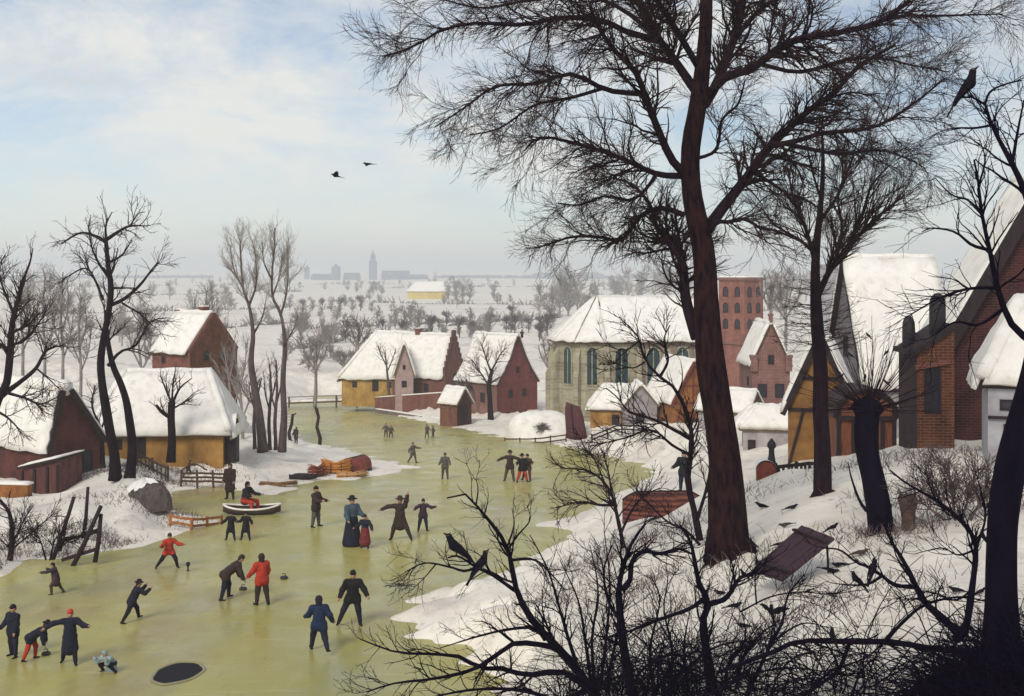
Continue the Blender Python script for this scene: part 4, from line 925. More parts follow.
traced_tree('small_bare_tree', 'little bare tree with knotted stem between barn and forked tree', 71, 102, [([(103,468),(102,445),(101,430),(97,420)], (5,4.5,4,3), 0)], [([(97,420),(92,405),(95,385)], 2.5, 1, .4), ([(101,430),(106,415),(108,400)], 2.2, 1, -.4)], 36, 90, 1.2, .6, seed=84, rmin=.014)
for i, (x, y, lab) in enumerate(((232,432,'grey V shaped sapling right of the stepped brick house'),(243,440,'thin grey sapling by the right corner of the thatched roof'),(214,395,'faint sapling behind the roof of thatched cottage'))):
    dd = 96+i*6
    traced_tree('grey_sapling', lab, dd, x, [([(x,y+8),(x-1,y-25),(x-3,y-50),(x-8,y-85)], (3.5,3,2.2,1.2), 0)], [([(x-1,y-20),(x+8,y-45),(x+14,y-72)], 2, .8, .5), ([(x-2,y-35),(x-10,y-55),(x-18,y-72)], 2, .8, -.6), ([(x-3,y-52),(x+2,y-75),(x+3,y-98)], 1.6, .7, .5)], 40, 170, 1.8, 1.0, GREYBARK, GREYBARK, seed=90+i*3, rmin=.016, up=.07, ang=(.25,.6))
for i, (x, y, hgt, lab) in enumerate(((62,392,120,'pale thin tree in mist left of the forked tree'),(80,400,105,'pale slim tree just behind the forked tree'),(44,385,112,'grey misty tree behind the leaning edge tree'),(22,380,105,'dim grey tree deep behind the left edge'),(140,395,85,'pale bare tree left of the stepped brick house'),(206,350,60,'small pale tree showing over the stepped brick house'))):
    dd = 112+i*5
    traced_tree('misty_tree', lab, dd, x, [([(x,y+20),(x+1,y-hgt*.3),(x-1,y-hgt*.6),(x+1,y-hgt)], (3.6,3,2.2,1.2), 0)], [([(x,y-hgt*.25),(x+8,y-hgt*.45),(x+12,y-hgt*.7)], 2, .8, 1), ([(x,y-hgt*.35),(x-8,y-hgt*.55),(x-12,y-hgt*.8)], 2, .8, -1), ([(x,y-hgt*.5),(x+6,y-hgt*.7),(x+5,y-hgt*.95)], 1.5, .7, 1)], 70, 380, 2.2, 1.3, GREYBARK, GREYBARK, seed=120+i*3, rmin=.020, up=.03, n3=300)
# ---- trees of the far bank
traced_tree('shore_tree', 'dark bare tree standing before the pink house with the curved gable', 136, 491, [([(491,420),(490,400),(489,385),(492,370)], (6,5.5,4.5,3.5), 0)],
    [([(489,386),(480,372),(472,360)], 2, .8, 1), ([(492,370),(500,355),(506,348)], 2, .8, -1), ([(491,372),(486,358),(482,345)], 2, .8, .6)], 60, 320, 2.2, 1.2, BARK, MIDBARK, seed=151, rmin=.022, n3=250)
traced_tree('shore_tree', 'forked leaning tree between the tiny red hut and curved gable house', 142, 476, [([(481,420),(476,402),(472,390),(466,380)], (4,3.5,3,2), 0), ([(474,420),(476,400),(482,385)], (3,2.5,1.5), .5)], [([(472,390),(464,388),(458,380)], 1.6, .7, .5)], 40, 160, 1.8, 1.0, MIDBARK, MIDBARK, seed=154, rmin=.022)
traced_tree('house_front_tree', 'thin dark tree against the yellow cottage wall', 155, 388, [([(389,395),(387,370),(385,352)], (2.6,2.2,1.2), 0)], [([(387,372),(393,358),(396,348)], 1.4, .7, .4), ([(386,365),(380,352),(378,345)], 1.4, .7, -.4)], 24, 70, 2.0, 1.1, MIDBARK, GREYBARK, seed=157, rmin=.02)
for i, (px, py, hgt, wid, lab) in enumerate(((315,390,56,30,'round pale tree on the far shore above the footbridge'),(357,364,46,34,'wide brownish round tree behind the yellow cottage'),(343,374,24,22,'dark small bush left of the yellow cottage'),(568,400,66,26,'purple grey tree between curved gable house and church'),(548,385,50,24,'pale grey tree left of the church choir'),(478,352,28,20,'grey tree top over the crow stepped house'),(785,345,75,40,'pale grey tree between brick tower and yellow timber house'),(770,330,60,26,'faint misty tree behind the brick tower'),(846,395,90,36,'grey tree behind the second trunk'))):
    q = hit(px, py, 118) if py < 388 or px > 700 else atg(px, 168)
    if px > 700: q = atg(px, 130+i)
    dd = q[1]; yb = CY-q[2]/dd*F; top = py-hgt
    traced_tree('round_bare_tree', lab, dd, px, [([(px,yb+4),(px+1,(py*.7+top*.3)),(px,(py+top)/2)], (4,3.4,2.5), 0)],
        [([(px,py-hgt*.35),(px-wid*.3,py-hgt*.6),(px-wid*.4,py-hgt*.8)], 2.4, .9, 1.5), ([(px,py-hgt*.35),(px+wid*.3,py-hgt*.6),(px+wid*.4,py-hgt*.8)], 2.4, .9, -1.5), ([(px,py-hgt*.5),(px+wid*.06,py-hgt*.75),(px-2,top+2)], 2.2, .8, 1), ([(px,py-hgt*.4),(px-wid*.15,py-hgt*.7),(px-wid*.2,top+4)], 2, .8, -1.5), ([(px,py-hgt*.4),(px+wid*.15,py-hgt*.7),(px+wid*.22,top+4)], 2, .8, 1.5)],
        90, 520, wid*.17/F*dd*2, wid*.1/F*dd*2, GREYBARK, GREYBARK if i != 1 else MIDBARK, seed=170+3*i, rmin=.00016*dd, n3=500, l3=wid*.06/F*dd*2)

# ---- small far trees: three grown once, then copied
def proto_tree(seed, tall, m):
    g = np.random.default_rng(seed); tr = np.array([(0,0,-.5),(.02,0,.25),(-.02,.02,.5),(0.02,0,.75*tall)])
    T = resample(tr, 12)[None]; RT = np.linspace(.035,.012,12)[None]
    s1 = spawn(T, RT, 26, .42, (.4,1.0), .45, 6, .15, .06, .6, .010, seed=seed+1); s2 = spawn(*s1, 150, .22, (.3,.9), .15, 5, .15, .03, .6, .008, seed=seed+2); s3 = spawn(*s2, 260, .13, (.3,.8), .2, 3, .15, 0, .6, .006, seed=seed+3)
    mb = MB()
    for (A, B), sd in zip(((T,RT),s1,s2,s3), (5,4,3,3)): V, Fs = tube_geo(A, B, sd, cap=False); mb.add(V, Fs, 0, True)
    return mb, m
PROT = []
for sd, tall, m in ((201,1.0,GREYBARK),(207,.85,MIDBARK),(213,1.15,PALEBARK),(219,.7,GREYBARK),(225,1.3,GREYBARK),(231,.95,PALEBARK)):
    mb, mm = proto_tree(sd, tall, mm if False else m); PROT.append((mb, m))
PM = [None]*6
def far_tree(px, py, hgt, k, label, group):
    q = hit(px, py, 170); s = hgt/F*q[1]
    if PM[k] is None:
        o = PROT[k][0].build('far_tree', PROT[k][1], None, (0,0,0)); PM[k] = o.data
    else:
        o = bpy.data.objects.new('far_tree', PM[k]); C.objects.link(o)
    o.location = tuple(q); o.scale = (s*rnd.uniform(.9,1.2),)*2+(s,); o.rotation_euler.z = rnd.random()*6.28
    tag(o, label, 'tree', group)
def row(label, group, items, ks=(0,1)):
    for i, (x, y, h) in enumerate(items): far_tree(x, y, h, ks[i % len(ks)], label, group)
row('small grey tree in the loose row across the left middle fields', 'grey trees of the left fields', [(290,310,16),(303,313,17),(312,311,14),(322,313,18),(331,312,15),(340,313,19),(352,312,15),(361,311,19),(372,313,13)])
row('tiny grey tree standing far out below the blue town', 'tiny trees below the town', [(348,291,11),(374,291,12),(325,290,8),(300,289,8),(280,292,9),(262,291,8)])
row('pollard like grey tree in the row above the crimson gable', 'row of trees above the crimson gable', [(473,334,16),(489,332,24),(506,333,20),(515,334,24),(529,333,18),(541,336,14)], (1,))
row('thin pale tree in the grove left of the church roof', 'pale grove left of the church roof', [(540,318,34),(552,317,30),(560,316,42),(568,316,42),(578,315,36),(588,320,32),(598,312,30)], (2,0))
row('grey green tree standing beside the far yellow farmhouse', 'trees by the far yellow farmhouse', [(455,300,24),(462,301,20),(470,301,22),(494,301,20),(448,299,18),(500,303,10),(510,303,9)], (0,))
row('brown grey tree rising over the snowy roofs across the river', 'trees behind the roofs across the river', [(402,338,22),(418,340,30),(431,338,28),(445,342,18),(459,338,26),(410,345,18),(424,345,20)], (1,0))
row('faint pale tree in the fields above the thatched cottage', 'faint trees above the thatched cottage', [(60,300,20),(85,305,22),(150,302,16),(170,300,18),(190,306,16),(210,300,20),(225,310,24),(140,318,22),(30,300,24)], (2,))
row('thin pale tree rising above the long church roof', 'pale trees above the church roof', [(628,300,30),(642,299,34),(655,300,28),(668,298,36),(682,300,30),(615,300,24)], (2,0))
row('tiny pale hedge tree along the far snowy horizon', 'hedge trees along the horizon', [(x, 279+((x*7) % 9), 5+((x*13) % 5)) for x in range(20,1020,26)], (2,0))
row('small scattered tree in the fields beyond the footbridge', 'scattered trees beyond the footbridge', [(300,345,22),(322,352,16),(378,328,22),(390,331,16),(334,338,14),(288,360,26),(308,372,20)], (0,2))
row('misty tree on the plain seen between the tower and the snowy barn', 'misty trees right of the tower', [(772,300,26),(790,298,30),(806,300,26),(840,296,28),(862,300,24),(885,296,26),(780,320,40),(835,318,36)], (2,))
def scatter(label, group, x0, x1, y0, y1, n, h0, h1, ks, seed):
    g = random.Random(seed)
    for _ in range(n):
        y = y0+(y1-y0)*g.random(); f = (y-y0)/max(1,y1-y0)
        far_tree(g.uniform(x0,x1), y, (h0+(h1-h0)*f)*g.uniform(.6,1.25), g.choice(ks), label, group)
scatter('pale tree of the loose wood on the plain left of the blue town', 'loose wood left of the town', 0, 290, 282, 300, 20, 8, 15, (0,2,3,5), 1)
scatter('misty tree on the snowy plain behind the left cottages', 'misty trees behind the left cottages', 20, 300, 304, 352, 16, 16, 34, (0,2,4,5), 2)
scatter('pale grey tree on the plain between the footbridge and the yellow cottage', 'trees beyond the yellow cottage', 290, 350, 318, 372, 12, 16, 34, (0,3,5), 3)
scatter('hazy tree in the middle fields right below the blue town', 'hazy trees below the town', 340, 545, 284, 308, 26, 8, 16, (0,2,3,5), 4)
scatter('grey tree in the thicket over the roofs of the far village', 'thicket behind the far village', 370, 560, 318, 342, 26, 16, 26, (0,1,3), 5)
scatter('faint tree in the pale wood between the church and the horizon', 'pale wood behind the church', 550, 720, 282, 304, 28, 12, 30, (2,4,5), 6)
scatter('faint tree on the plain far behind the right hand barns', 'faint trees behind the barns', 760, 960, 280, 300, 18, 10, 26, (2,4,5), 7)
def hedge(px0, py0, px1, py1, h, seed):
    # a hedgerow: twigs past counting
    g = np.random.default_rng(seed); n = 260; t = g.random(n); X = []; 
    a, b = hit(px0,py0,150), hit(px1,py1,150); x = a[0]+(b[0]-a[0])*t; y = a[1]+(b[1]-a[1])*t+np.sin(t*9+seed)*a[1]*.012
    B = np.stack([x, y, ground(x, y)], -1); hh = h/F*y*g.uniform(.4,1.2,n)*(.55+.45*np.sin(t*23+seed)); d_ = g.normal(0,.45,(n,3)); d_[:,2] = 1; pts = [B]
    for k in range(3): d_ += g.normal(0,.25,(n,3)); pts.append(pts[-1]+d_*(hh/3)[:,None])
    V,Fs = tube_geo(np.stack(pts,1), np.linspace(1,.5,4)[None]*(.0006*y)[:,None], 3, cap=False); mb = MB(); mb.add(V,Fs,0,True)
    o = mb.build('hedgerow', GREYBARK, None, (0,0,0)); tag(o, kind='stuff')
for i, hd in enumerate(((20,315,290,308,7),(0,298,300,292,4),(300,330,470,322,7),(330,302,560,306,5),(40,345,150,330,9),(290,352,345,340,9),(440,326,560,318,8),(380,288,620,286,3),(560,300,720,296,6),(760,312,960,304,7),(0,287,420,284,3),(600,290,1000,288,4),(200,330,300,322,8),(300,362,380,352,9))): hedge(*hd, 400+i)
def far_wood(px0, px1, py, h0, label):
    d = 2600.0; root_p = atg((px0+px1)/2, d); mb = MB(); g = random.Random(int(px0)); n = int((px1-px0)*2.2)
    for i in range(n):
        x = (px0+(px1-px0)*g.random()-CX)/F*d - root_p[0]; y = g.uniform(-60,60); h = h0/F*d*g.uniform(.5,1.1); r = h*g.uniform(.5,.9)
        mb.lathe([(r*.5,-2),(r,h*.3),(r*.8,h*.7),(.2,h)], 6, (x,y,0))
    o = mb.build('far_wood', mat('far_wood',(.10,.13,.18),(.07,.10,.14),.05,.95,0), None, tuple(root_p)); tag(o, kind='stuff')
    return o
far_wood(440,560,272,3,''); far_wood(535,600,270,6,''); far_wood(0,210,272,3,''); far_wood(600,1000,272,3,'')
# lines of hedge crossing the plain are woods too low to count

# ---- foreground thickets
def bush(name, label, base, stems, seed, n1, n2, l1, l2, m=INK, rmin=.004, n3=0, l3=.2, up=.03, wig=.14):
    bd = base[1]; b = atg(base[0], bd)
    root = thing(name, label, 'bush', tuple(b))
    lst = []
    for px, w0, w1, dd, lean in stems:
        pts = trace(px, dd, lean, 16); r0, r1 = w0*.40/F*dd, w1*.36/F*dd; lst.append((pts, r0, r1))
        rr = np.linspace(r0, r1, 16)*(1+.08*np.sin(np.arange(16)*2.3))
        mb = MB(); mb.tube(pts, rr, 8); mb.build('stem', m, root, world=True)
    PL, RD = pack(lst, 16)
    s1 = spawn(PL, RD, n1, l1, (.35,.95), .25, 7, wig, up, .5, rmin*1.4, seed=seed); s2 = spawn(*s1, n2, l2, (.35,.85), .12, 5, wig, up*.6, .6, rmin, seed=seed+1)
    sets = [s1, s2]
    if n3: sets.append(spawn(*s2, n3, l3, (.3,.8), .15, 4, wig, 0, .6, rmin*.8, seed=seed+2))
    tubes('twigs', sets, m, root, (4,3,3)); return root
dA = 19.0
bush('bare_bush', 'large spreading bare bush at the bottom middle where two black birds perch', (592,dA), [
 ([(600,705),(581,675),(556,646),(530,617),(516,588),(508,549),(494,527),(476,505),(465,494),(447,498)], 13, 2, dA, -.5),
 ([(514,590),(494,576),(476,567),(458,556),(448,558)], 5, 2.2, dA-.42, -.5), ([(478,567),(464,571),(450,567),(425,563),(405,572)], 4, 1.2, dA-.7, .3), ([(436,564),(425,577),(412,590)], 2, .8, dA-.6, .2),
 ([(590,690),(563,672),(527,675),(500,668),(480,668),(461,657),(432,654),(396,652),(360,639)], 9, 1.6, dA, -.9), ([(560,650),(548,646),(516,643),(498,654),(472,670),(432,679),(396,683),(366,692)], 8, 1.8, dA, -1.2),
 ([(545,640),(534,628),(505,630),(476,637),(440,648)], 5, 1.3, dA, .9), ([(585,690),(560,700),(520,690),(470,690),(420,700)], 7, 2, dA-.4, -.8),
 ([(508,549),(518,535),(530,520),(527,505)], 3, 1, dA-.3, .5), ([(510,560),(535,560),(552,575),(565,590)], 4, 1.3, dA-.3, -.5), ([(476,505),(478,490),(476,478)], 2.4, .9, dA-.5, .2), ([(508,545),(514,525),(512,508)], 3, .9, dA-.3, .5),
 ([(586,690),(572,650),(560,610),(548,570),(530,535)], 6, 1.3, dA+.2, .6), ([(592,690),(585,640),(578,600),(560,560)], 5, 1.2, dA+.3, .5), ([(595,690),(592,640),(598,590),(590,545)], 5, 1.1, dA+.2, .6), ([(600,690),(606,640),(610,585),(604,530)], 5, 1.1, dA-.2, -.4),
 ([(605,690),(616,640),(622,600),(612,560)], 5, 1.1, dA, .4), ([(598,690),(570,665),(545,620),(542,590)], 5, 1.2, dA-.3, -.4)],
 301, 200, 750, .7, .38, n3=900, l3=.2, rmin=.0045)
dB = 18.0
bush('thick_stemmed_bush', 'tangled bush with a thick arching stem at the bottom centre right of the bird bush', (640,dB), [
 ([(636,710),(626,661),(619,606),(621,575),(632,543),(646,523)], 15, 3, dB, .3), ([(622,590),(630,580),(632,561),(645,551),(659,554),(678,549),(692,554)], 8, 3, dB+.1, .2),
 ([(714,705),(711,679),(703,624),(709,602),(700,587),(694,558),(690,540),(680,525)], 15, 3, dB, .3), ([(709,604),(726,598),(740,578),(755,572),(768,560)], 8, 2, dB+.1, .5), ([(706,597),(689,609),(652,622),(630,631),(600,640)], 6, 2, dB+.1, -.4),
 ([(620,620),(608,600),(604,570),(612,545)], 5, 1.5, dB, .4), ([(655,700),(650,650),(660,600),(650,575)], 5, 1.3, dB+.3, .4), ([(670,700),(672,650),(664,610),(668,580)], 5, 1.3, dB-.3, .4), ([(690,700),(684,650),(690,610)], 5, 1.2, dB+.4, .3),
 ([(735,700),(742,660),(760,635),(780,620)], 6, 1.6, dB-.5, .5), ([(725,700),(728,665),(745,640),(742,610)], 5, 1.3, dB-.2, .4), ([(660,700),(690,665),(720,645),(760,640)], 4, 1.2, dB-.7, .4), ([(740,695),(700,672),(660,660),(620,665)], 4, 1.2, dB-.8, -.2),
 ([(630,700),(640,672),(668,655),(700,660),(730,680)], 4, 1.2, dB-.6, .3)],
 311, 230, 850, .7, .38, n3=600, l3=.2, rmin=.0050)
dC = 15.0
bush('low_arching_bush', 'low dark bush whose long horizontal branch carries a small bird, bottom right', (860,dC), [
 ([(720,672),(740,664),(773,652),(801,641),(851,642),(892,642),(934,649),(976,652),(1010,665)], 5, 10, dC, -.6), ([(850,642),(838,670),(812,690),(790,705)], 5, 4, dC-.2, -.3),
 ([(960,640),(956,631),(934,611),(923,600),(915,584),(904,562),(890,539),(885,525)], 12, 3, dC-.6, .6), ([(915,587),(895,585),(881,575),(868,567),(856,562),(840,550),(823,548)], 6, 2, dC-.3, .5), ([(882,576),(868,584),(850,585),(832,583)], 4, 1.2, dC-.2, .3),
 ([(955,640),(965,631),(972,589),(976,548),(970,531),(956,516),(934,499),(906,483),(890,470)], 11, 2, dC-.7, .4), ([(976,548),(985,520),(982,495),(975,470)], 4, 1.2, dC-.5, .3), ([(972,590),(955,600),(930,592),(905,596)], 3, 1, dC-.6, .4), ([(975,550),(958,555),(942,548),(918,553)], 3, 1, dC-.5, .4),
 ([(745,700),(768,650),(782,623),(788,595),(804,575)], 6, 1.8, dC+.5, .4), ([(776,640),(792,628),(808,623),(830,628)], 3, 1, dC+.5, .3), ([(740,612),(770,597),(800,592),(830,594),(860,590)], 2.4, 1.2, dC+.9, .2), ([(886,640),(905,620),(925,605),(958,597),(990,602)], 5, 2, dC-.4, .3),
 ([(800,700),(830,672),(870,655),(900,620)], 4, 1.3, dC+.1, .4), ([(850,700),(862,670),(880,655)], 4, 1.2, dC, .4), ([(700,700),(740,678),(790,668),(850,676)], 4, 1.3, dC+.3, .3), ([(770,705),(778,675),(800,655),(835,655),(860,670)], 3, 1, dC+.2, .3)],
 321, 230, 850, .55, .3, n3=550, l3=.18, rmin=.0042, wig=.16)
dD = 11.0
def bramble():
    # the black mass of brambles in the lower right corner and along the bottom edge: canes nobody could count
    g = np.random.default_rng(77)
    def canes(px, dd, Ls, spread, drop, r, n2, l2, sd):
        n = len(px); x = (px-CX)/F*dd; z = ground(x, dd); b = np.stack([x, dd, z-.05], -1)
        a = g.uniform(-spread,spread,n); t = g.normal(0,.35,n)
        d_ = np.stack([np.sin(a)*np.cos(t), np.sin(t), np.cos(a)], -1); pts = [b]; bend = g.normal(0,.13,(n,3)); bend[:,2] = -np.abs(bend[:,2])-drop
        for k in range(9):
            d_ = d_+bend+g.normal(0,.05,(n,3)); d_ /= np.linalg.norm(d_,axis=1,keepdims=True); pts.append(pts[-1]+d_*(Ls/9)[:,None])
        s = (np.stack(pts,1), np.linspace(r,r*.4,10)[None]*g.uniform(.6,1.5,n)[:,None])
        return s, spawn(*s, n2, l2, (.35,.9), .25, 4, .13, .02, .6, .0032, seed=sd)
    edge = lambda px: np.interp(px, [520,600,700,850,1000], [21.5,19.6,17.8,15.2,12.6])
    n = 5600; px = 900+170*np.sqrt(g.random(n)); A_ = canes(px, g.uniform(9.8,13.0,n), np.clip((px-880)/90,.25,1)*g.uniform(.5,1.35,n), 1.2, .05, .008, 5500, .26, 78)
    n = 430; px = g.uniform(540,960,n); B1 = canes(px, edge(px)+g.uniform(-1.5,1.6,n), g.uniform(.8,2.2,n), 1.2, .07, .0085, 320, .3, 79)
    n = 300; px = np.where(g.random(n) < .6, g.normal(605,32,n), g.normal(690,30,n)); C1 = canes(px, edge(px)+g.uniform(-.8,1.0,n), g.uniform(.8,2.1,n), .55, .0, .008, 260, .35, 80)
    n = 420; px = g.uniform(545,960,n); D1 = canes(px, edge(px)+g.uniform(-2.2,.5,n), g.uniform(.3,.8,n), 1.2, .05, .006, 420, .2, 81)
    mb = MB()
    for (A,B_),sd in ((A_[0],4),(A_[1],3),(B1[0],5),(B1[1],3),(C1[0],5),(C1[1],3),(D1[0],4),(D1[1],3)): V,Fs = tube_geo(A,B_,sd,cap=False); mb.add(V,Fs,0,True)
    o = mb.build('brambles', INK, None, (0,0,0)); tag(o, kind='stuff')
bramble()
dE = 46.0
bush('bare_shrub', 'thin bare shrub with forked leaning stems before the upturned red boat', (690,34), [
 ([(700,540),(694,510),(688,480),(692,440),(686,410),(672,385),(660,377),(645,360),(640,340),(628,325)], 9, 2, 34, .6), ([(660,377),(668,360),(664,340),(670,325)], 4, 1.4, 34.3, .5), ([(692,440),(678,432),(655,420),(630,412),(618,398),(606,388)], 5, 1.5, 34.2, .8), ([(690,455),(672,445),(652,430),(625,438),(590,446)], 4, 1.3, 34.2, -1),
 ([(700,545),(685,530),(668,522),(650,505),(636,490)], 4, 1.3, 34, .6), ([(697,520),(706,490),(712,460),(718,440)], 5, 1.5, 34, -1), ([(640,340),(625,350),(605,345)], 2.4, 1, 34.5, .5), ([(645,362),(632,368),(612,362)], 2.4, 1, 34.5, -.5)],
 331, 150, 600, 1.1, .6, m=BARK, rmin=.009, n3=300, l3=.35)
bush('leaning_shrub', 'low forked shrub on the snowy tongue at the edge of the ice', (622,40), [
 ([(624,548),(618,520),(612,495),(600,478),(585,470),(560,468)], 6, 1.3, 40, .6), ([(614,505),(600,505),(580,502),(556,508)], 4, 1.2, 40.2, -.6), ([(612,495),(608,470),(602,450)], 3, 1.1, 40.2, .5), ([(620,535),(632,510),(645,495),(660,488)], 4, 1.2, 40, -.6), ([(604,482),(596,462),(585,450)], 2.4, .9, 40.3, .3)],
 341, 90, 360, 1.2, .65, m=BARK, rmin=.010, n3=200, l3=.35)
bush('dry_thicket', 'purple brown dry thicket under the pale washed cottage at right', (960,26), [
 ([(950,520),(935,490),(925,470)], 4, 1.2, 26, .4), ([(955,520),(952,490),(945,465)], 4, 1.2, 26, -.4), ([(962,520),(970,492),(978,468)], 4, 1.2, 26, .4), ([(970,520),(982,498),(990,478)], 4, 1.2, 26, .4), ([(945,520),(918,500),(905,492)], 4, 1.2, 26, .4)],
 351, 200, 900, .8, .45, m=MIDBARK, rmin=.006, n3=500, l3=.25)
bush('upright_twiggy_shrub', 'fine upright shrub in the snow left of the wooden board', (757,22.5), [
 ([(757,610),(755,580),(757,560),(750,535)], 2.6, .9, 22.5, .2), ([(756,580),(765,565),(770,548)], 1.8, .8, 22.5, .2), ([(755,575),(745,562),(738,550)], 1.6, .8, 22.5, -.2)],
 361, 30, 90, .4, .25, m=INK, rmin=.004)
for i, (bx, by, dd, st, lab) in enumerate((
   (8, 545, 49, [([(8,575),(12,540),(10,515),(0,500)], 9, 4, 49, 0), ([(12,545),(24,520),(34,505)], 3, 1, 49, .4), ([(11,550),(35,530),(55,512)], 2.5, 1, 49, -.4)], 'dark bent shrub at the left edge below the orange clay wall'),
   (45, 560, 48.5, [([(46,560),(40,540),(30,525)], 2.5, 1, 48.5, .3), ([(50,560),(55,540),(66,528)], 2.5, 1, 48.5, -.3), ([(52,560),(62,545),(78,540)], 2, .8, 48.5, .2)], 'low twiggy shrub on the bank left of the broken jetty'),
   (505, 242, 34, None, ''))):
    if st: bush('bank_shrub', lab, (bx, dd), st, 371+i*4, 60, 240, 1.0, .6, m=BARK, rmin=.011)
def tufts(name, spots, seed, m, h=.35, n=60):
    g = np.random.default_rng(seed); B = []
    for px, py, dmin, rx, ry, k in spots:
        q = hit(px, py, dmin); x = q[0]+g.normal(0, rx, k); y = q[1]+g.normal(0, ry, k)
        inside = signed_shore(x, y) > .3; x = x[inside]; y = y[inside]
        B.append(np.stack([x, y, ground(x, y)-.03], -1))
    b = np.vstack(B); n = len(b); d_ = np.stack([g.normal(0,.45,n), g.normal(0,.45,n), np.ones(n)], -1); d_ /= np.linalg.norm(d_,axis=1,keepdims=True); L_ = h*g.uniform(.5,1.3,n); pts = [b]
    for k in range(3): d_[:,2] -= .18; d_ /= np.linalg.norm(d_,axis=1,keepdims=True); pts.append(pts[-1]+d_*(L_/3)[:,None])
    V,Fs = tube_geo(np.stack(pts,1), np.linspace(1,.3,4)[None]*(.012*b[:,1:2]/50+.004), 3, cap=False); mb = MB(); mb.add(V,Fs,0,True)
    o = mb.build(name, m, None, (0,0,0)); tag(o, kind='stuff')
DRY = mat('dry_grass',(.20,.15,.13),(.13,.09,.10),3,.9,0)
tufts('dry_grass', [(30,545,40,2.5,1.2,700),(80,535,40,2.5,1.2,500),(150,480,50,1.6,.8,500),(120,470,50,2.5,.8,500),(155,512,45,2.0,.8,400),(190,480,60,2.2,1.0,300),(60,562,40,2.6,.4,500),(5,570,40,1.5,.5,500),(110,545,40,1.5,.4,300)], 5, DRY)
tufts('dry_grass', [(960,500,20,1.2,1.6,900),(900,530,20,.8,.6,400),(830,545,20,1.0,.8,120),(560,600,25,1.0,1.6,300),(640,545,25,1.6,1.2,300),(900,460,30,2.0,1.0,400),(700,520,30,1.4,1.5,250),(640,590,20,.8,.8,300),(600,560,25,1.2,1.2,260),(680,610,18,1.0,1.0,300),(720,560,20,.8,.8,160),(850,600,15,1.0,.9,260),(780,630,15,1.2,.8,260)], 6, DRY, .3)
# ------------------------------------------------------------------ solid figures out of blended round limbs
def sd_cone(Q, a, b, ra, rb):
    a = np.asarray(a, float); b = np.asarray(b, float); ab = b-a; t = np.clip(((Q-a)@ab)/max(ab@ab, 1e-9), 0, 1)
    return np.linalg.norm(Q-a-t[..., None]*ab, axis=-1)-(ra+(rb-ra)*t)
def surface(caps, vox, k=.03):                           # one closed smooth skin over a list of (a, b, ra, rb[, y-squash])
    lo = np.min([np.minimum(np.array(c[0])-c[2]*1.3, np.array(c[1])-c[3]*1.3) for c in caps], 0)-3*vox
    hi = np.max([np.maximum(np.array(c[0])+c[2]*1.3, np.array(c[1])+c[3]*1.3) for c in caps], 0)+3*vox
    n = np.ceil((hi-lo)/vox).astype(int)+1
    ax = [lo[i]+vox*np.arange(n[i]) for i in range(3)]
    Q = np.stack(np.meshgrid(*ax, indexing='ij'), -1)
    D = None
    for c in caps:
        d = sd_cone(Q, *c[:4])
        if D is None: D = d
        else:
            h = np.clip(.5+.5*(D-d)/k, 0, 1); D = D*(1-h)+d*h-k*h*(1-h)
    ins = D < 0
    nx, ny, nz = n
    cs = np.zeros((nx-1,ny-1,nz-1)); pos = np.zeros((nx-1,ny-1,nz-1,3)); cnt = np.zeros((nx-1,ny-1,nz-1))
    corner = [(i,j,l) for i in (0,1) for j in (0,1) for l in (0,1)]
    sl = lambda A, o: A[o[0]:nx-1+o[0], o[1]:ny-1+o[1], o[2]:nz-1+o[2]]
    for a in corner:
        for axis in range(3):
            if a[axis]: continue
            b = list(a); b[axis] = 1
            da, db = sl(D,a), sl(D,b); cr = (da < 0) != (db < 0)
            t = np.where(cr, da/(da-db+1e-12), 0)
            p = np.zeros(da.shape+(3,)); p[...] = a; p[..., axis] += t
            pos += np.where(cr[..., None], p, 0); cnt += cr
    act = cnt > 0; idx = -np.ones(act.shape, int); idx[act] = np.arange(act.sum())
    cell = np.argwhere(act); V = lo+(cell+pos[act]/cnt[act][:, None])*vox
    Fs = []
    for axis in range(3):
        u, w_ = [q for q in range(3) if q != axis]
        a = ins; s0 = [slice(None)]*3; s1 = [slice(None)]*3; s0[axis] = slice(0,-1); s1[axis] = slice(1,None)
        A = a[tuple(s0)]; B = a[tuple(s1)]; e = np.argwhere(A != B); fl = A[tuple(e.T)]
        for p, f in zip(e, fl):
            if p[u] == 0 or p[w_] == 0: continue
            c = [p.copy() for _ in range(4)]; c[1][u] -= 1; c[2][u] -= 1; c[2][w_] -= 1; c[3][w_] -= 1
            q = [idx[tuple(x)] for x in c]
            if min(q) < 0: continue
            if f == (axis != 1): q = q[::-1]
            Fs.append(q[::-1])
    return V, Fs
FAB = {}
def cloth(name, c): return mat('cloth_'+name, c, tuple(x*.6 for x in c), 9, .9, .3)
COLS = dict(navy=(.014,.015,.035), black=(.012,.010,.014), darkbrown=(.045,.028,.024), grey=(.11,.10,.085), brown=(.085,.05,.035), red=(.50,.045,.025), scarlet=(.55,.07,.03), blue=(.013,.028,.075), dullblue=(.06,.095,.13), olive=(.12,.115,.065), maroon=(.19,.03,.035), purple=(.05,.028,.05), paleblue=(.33,.42,.44), greybrown=(.10,.075,.06), straw=(.35,.26,.12))
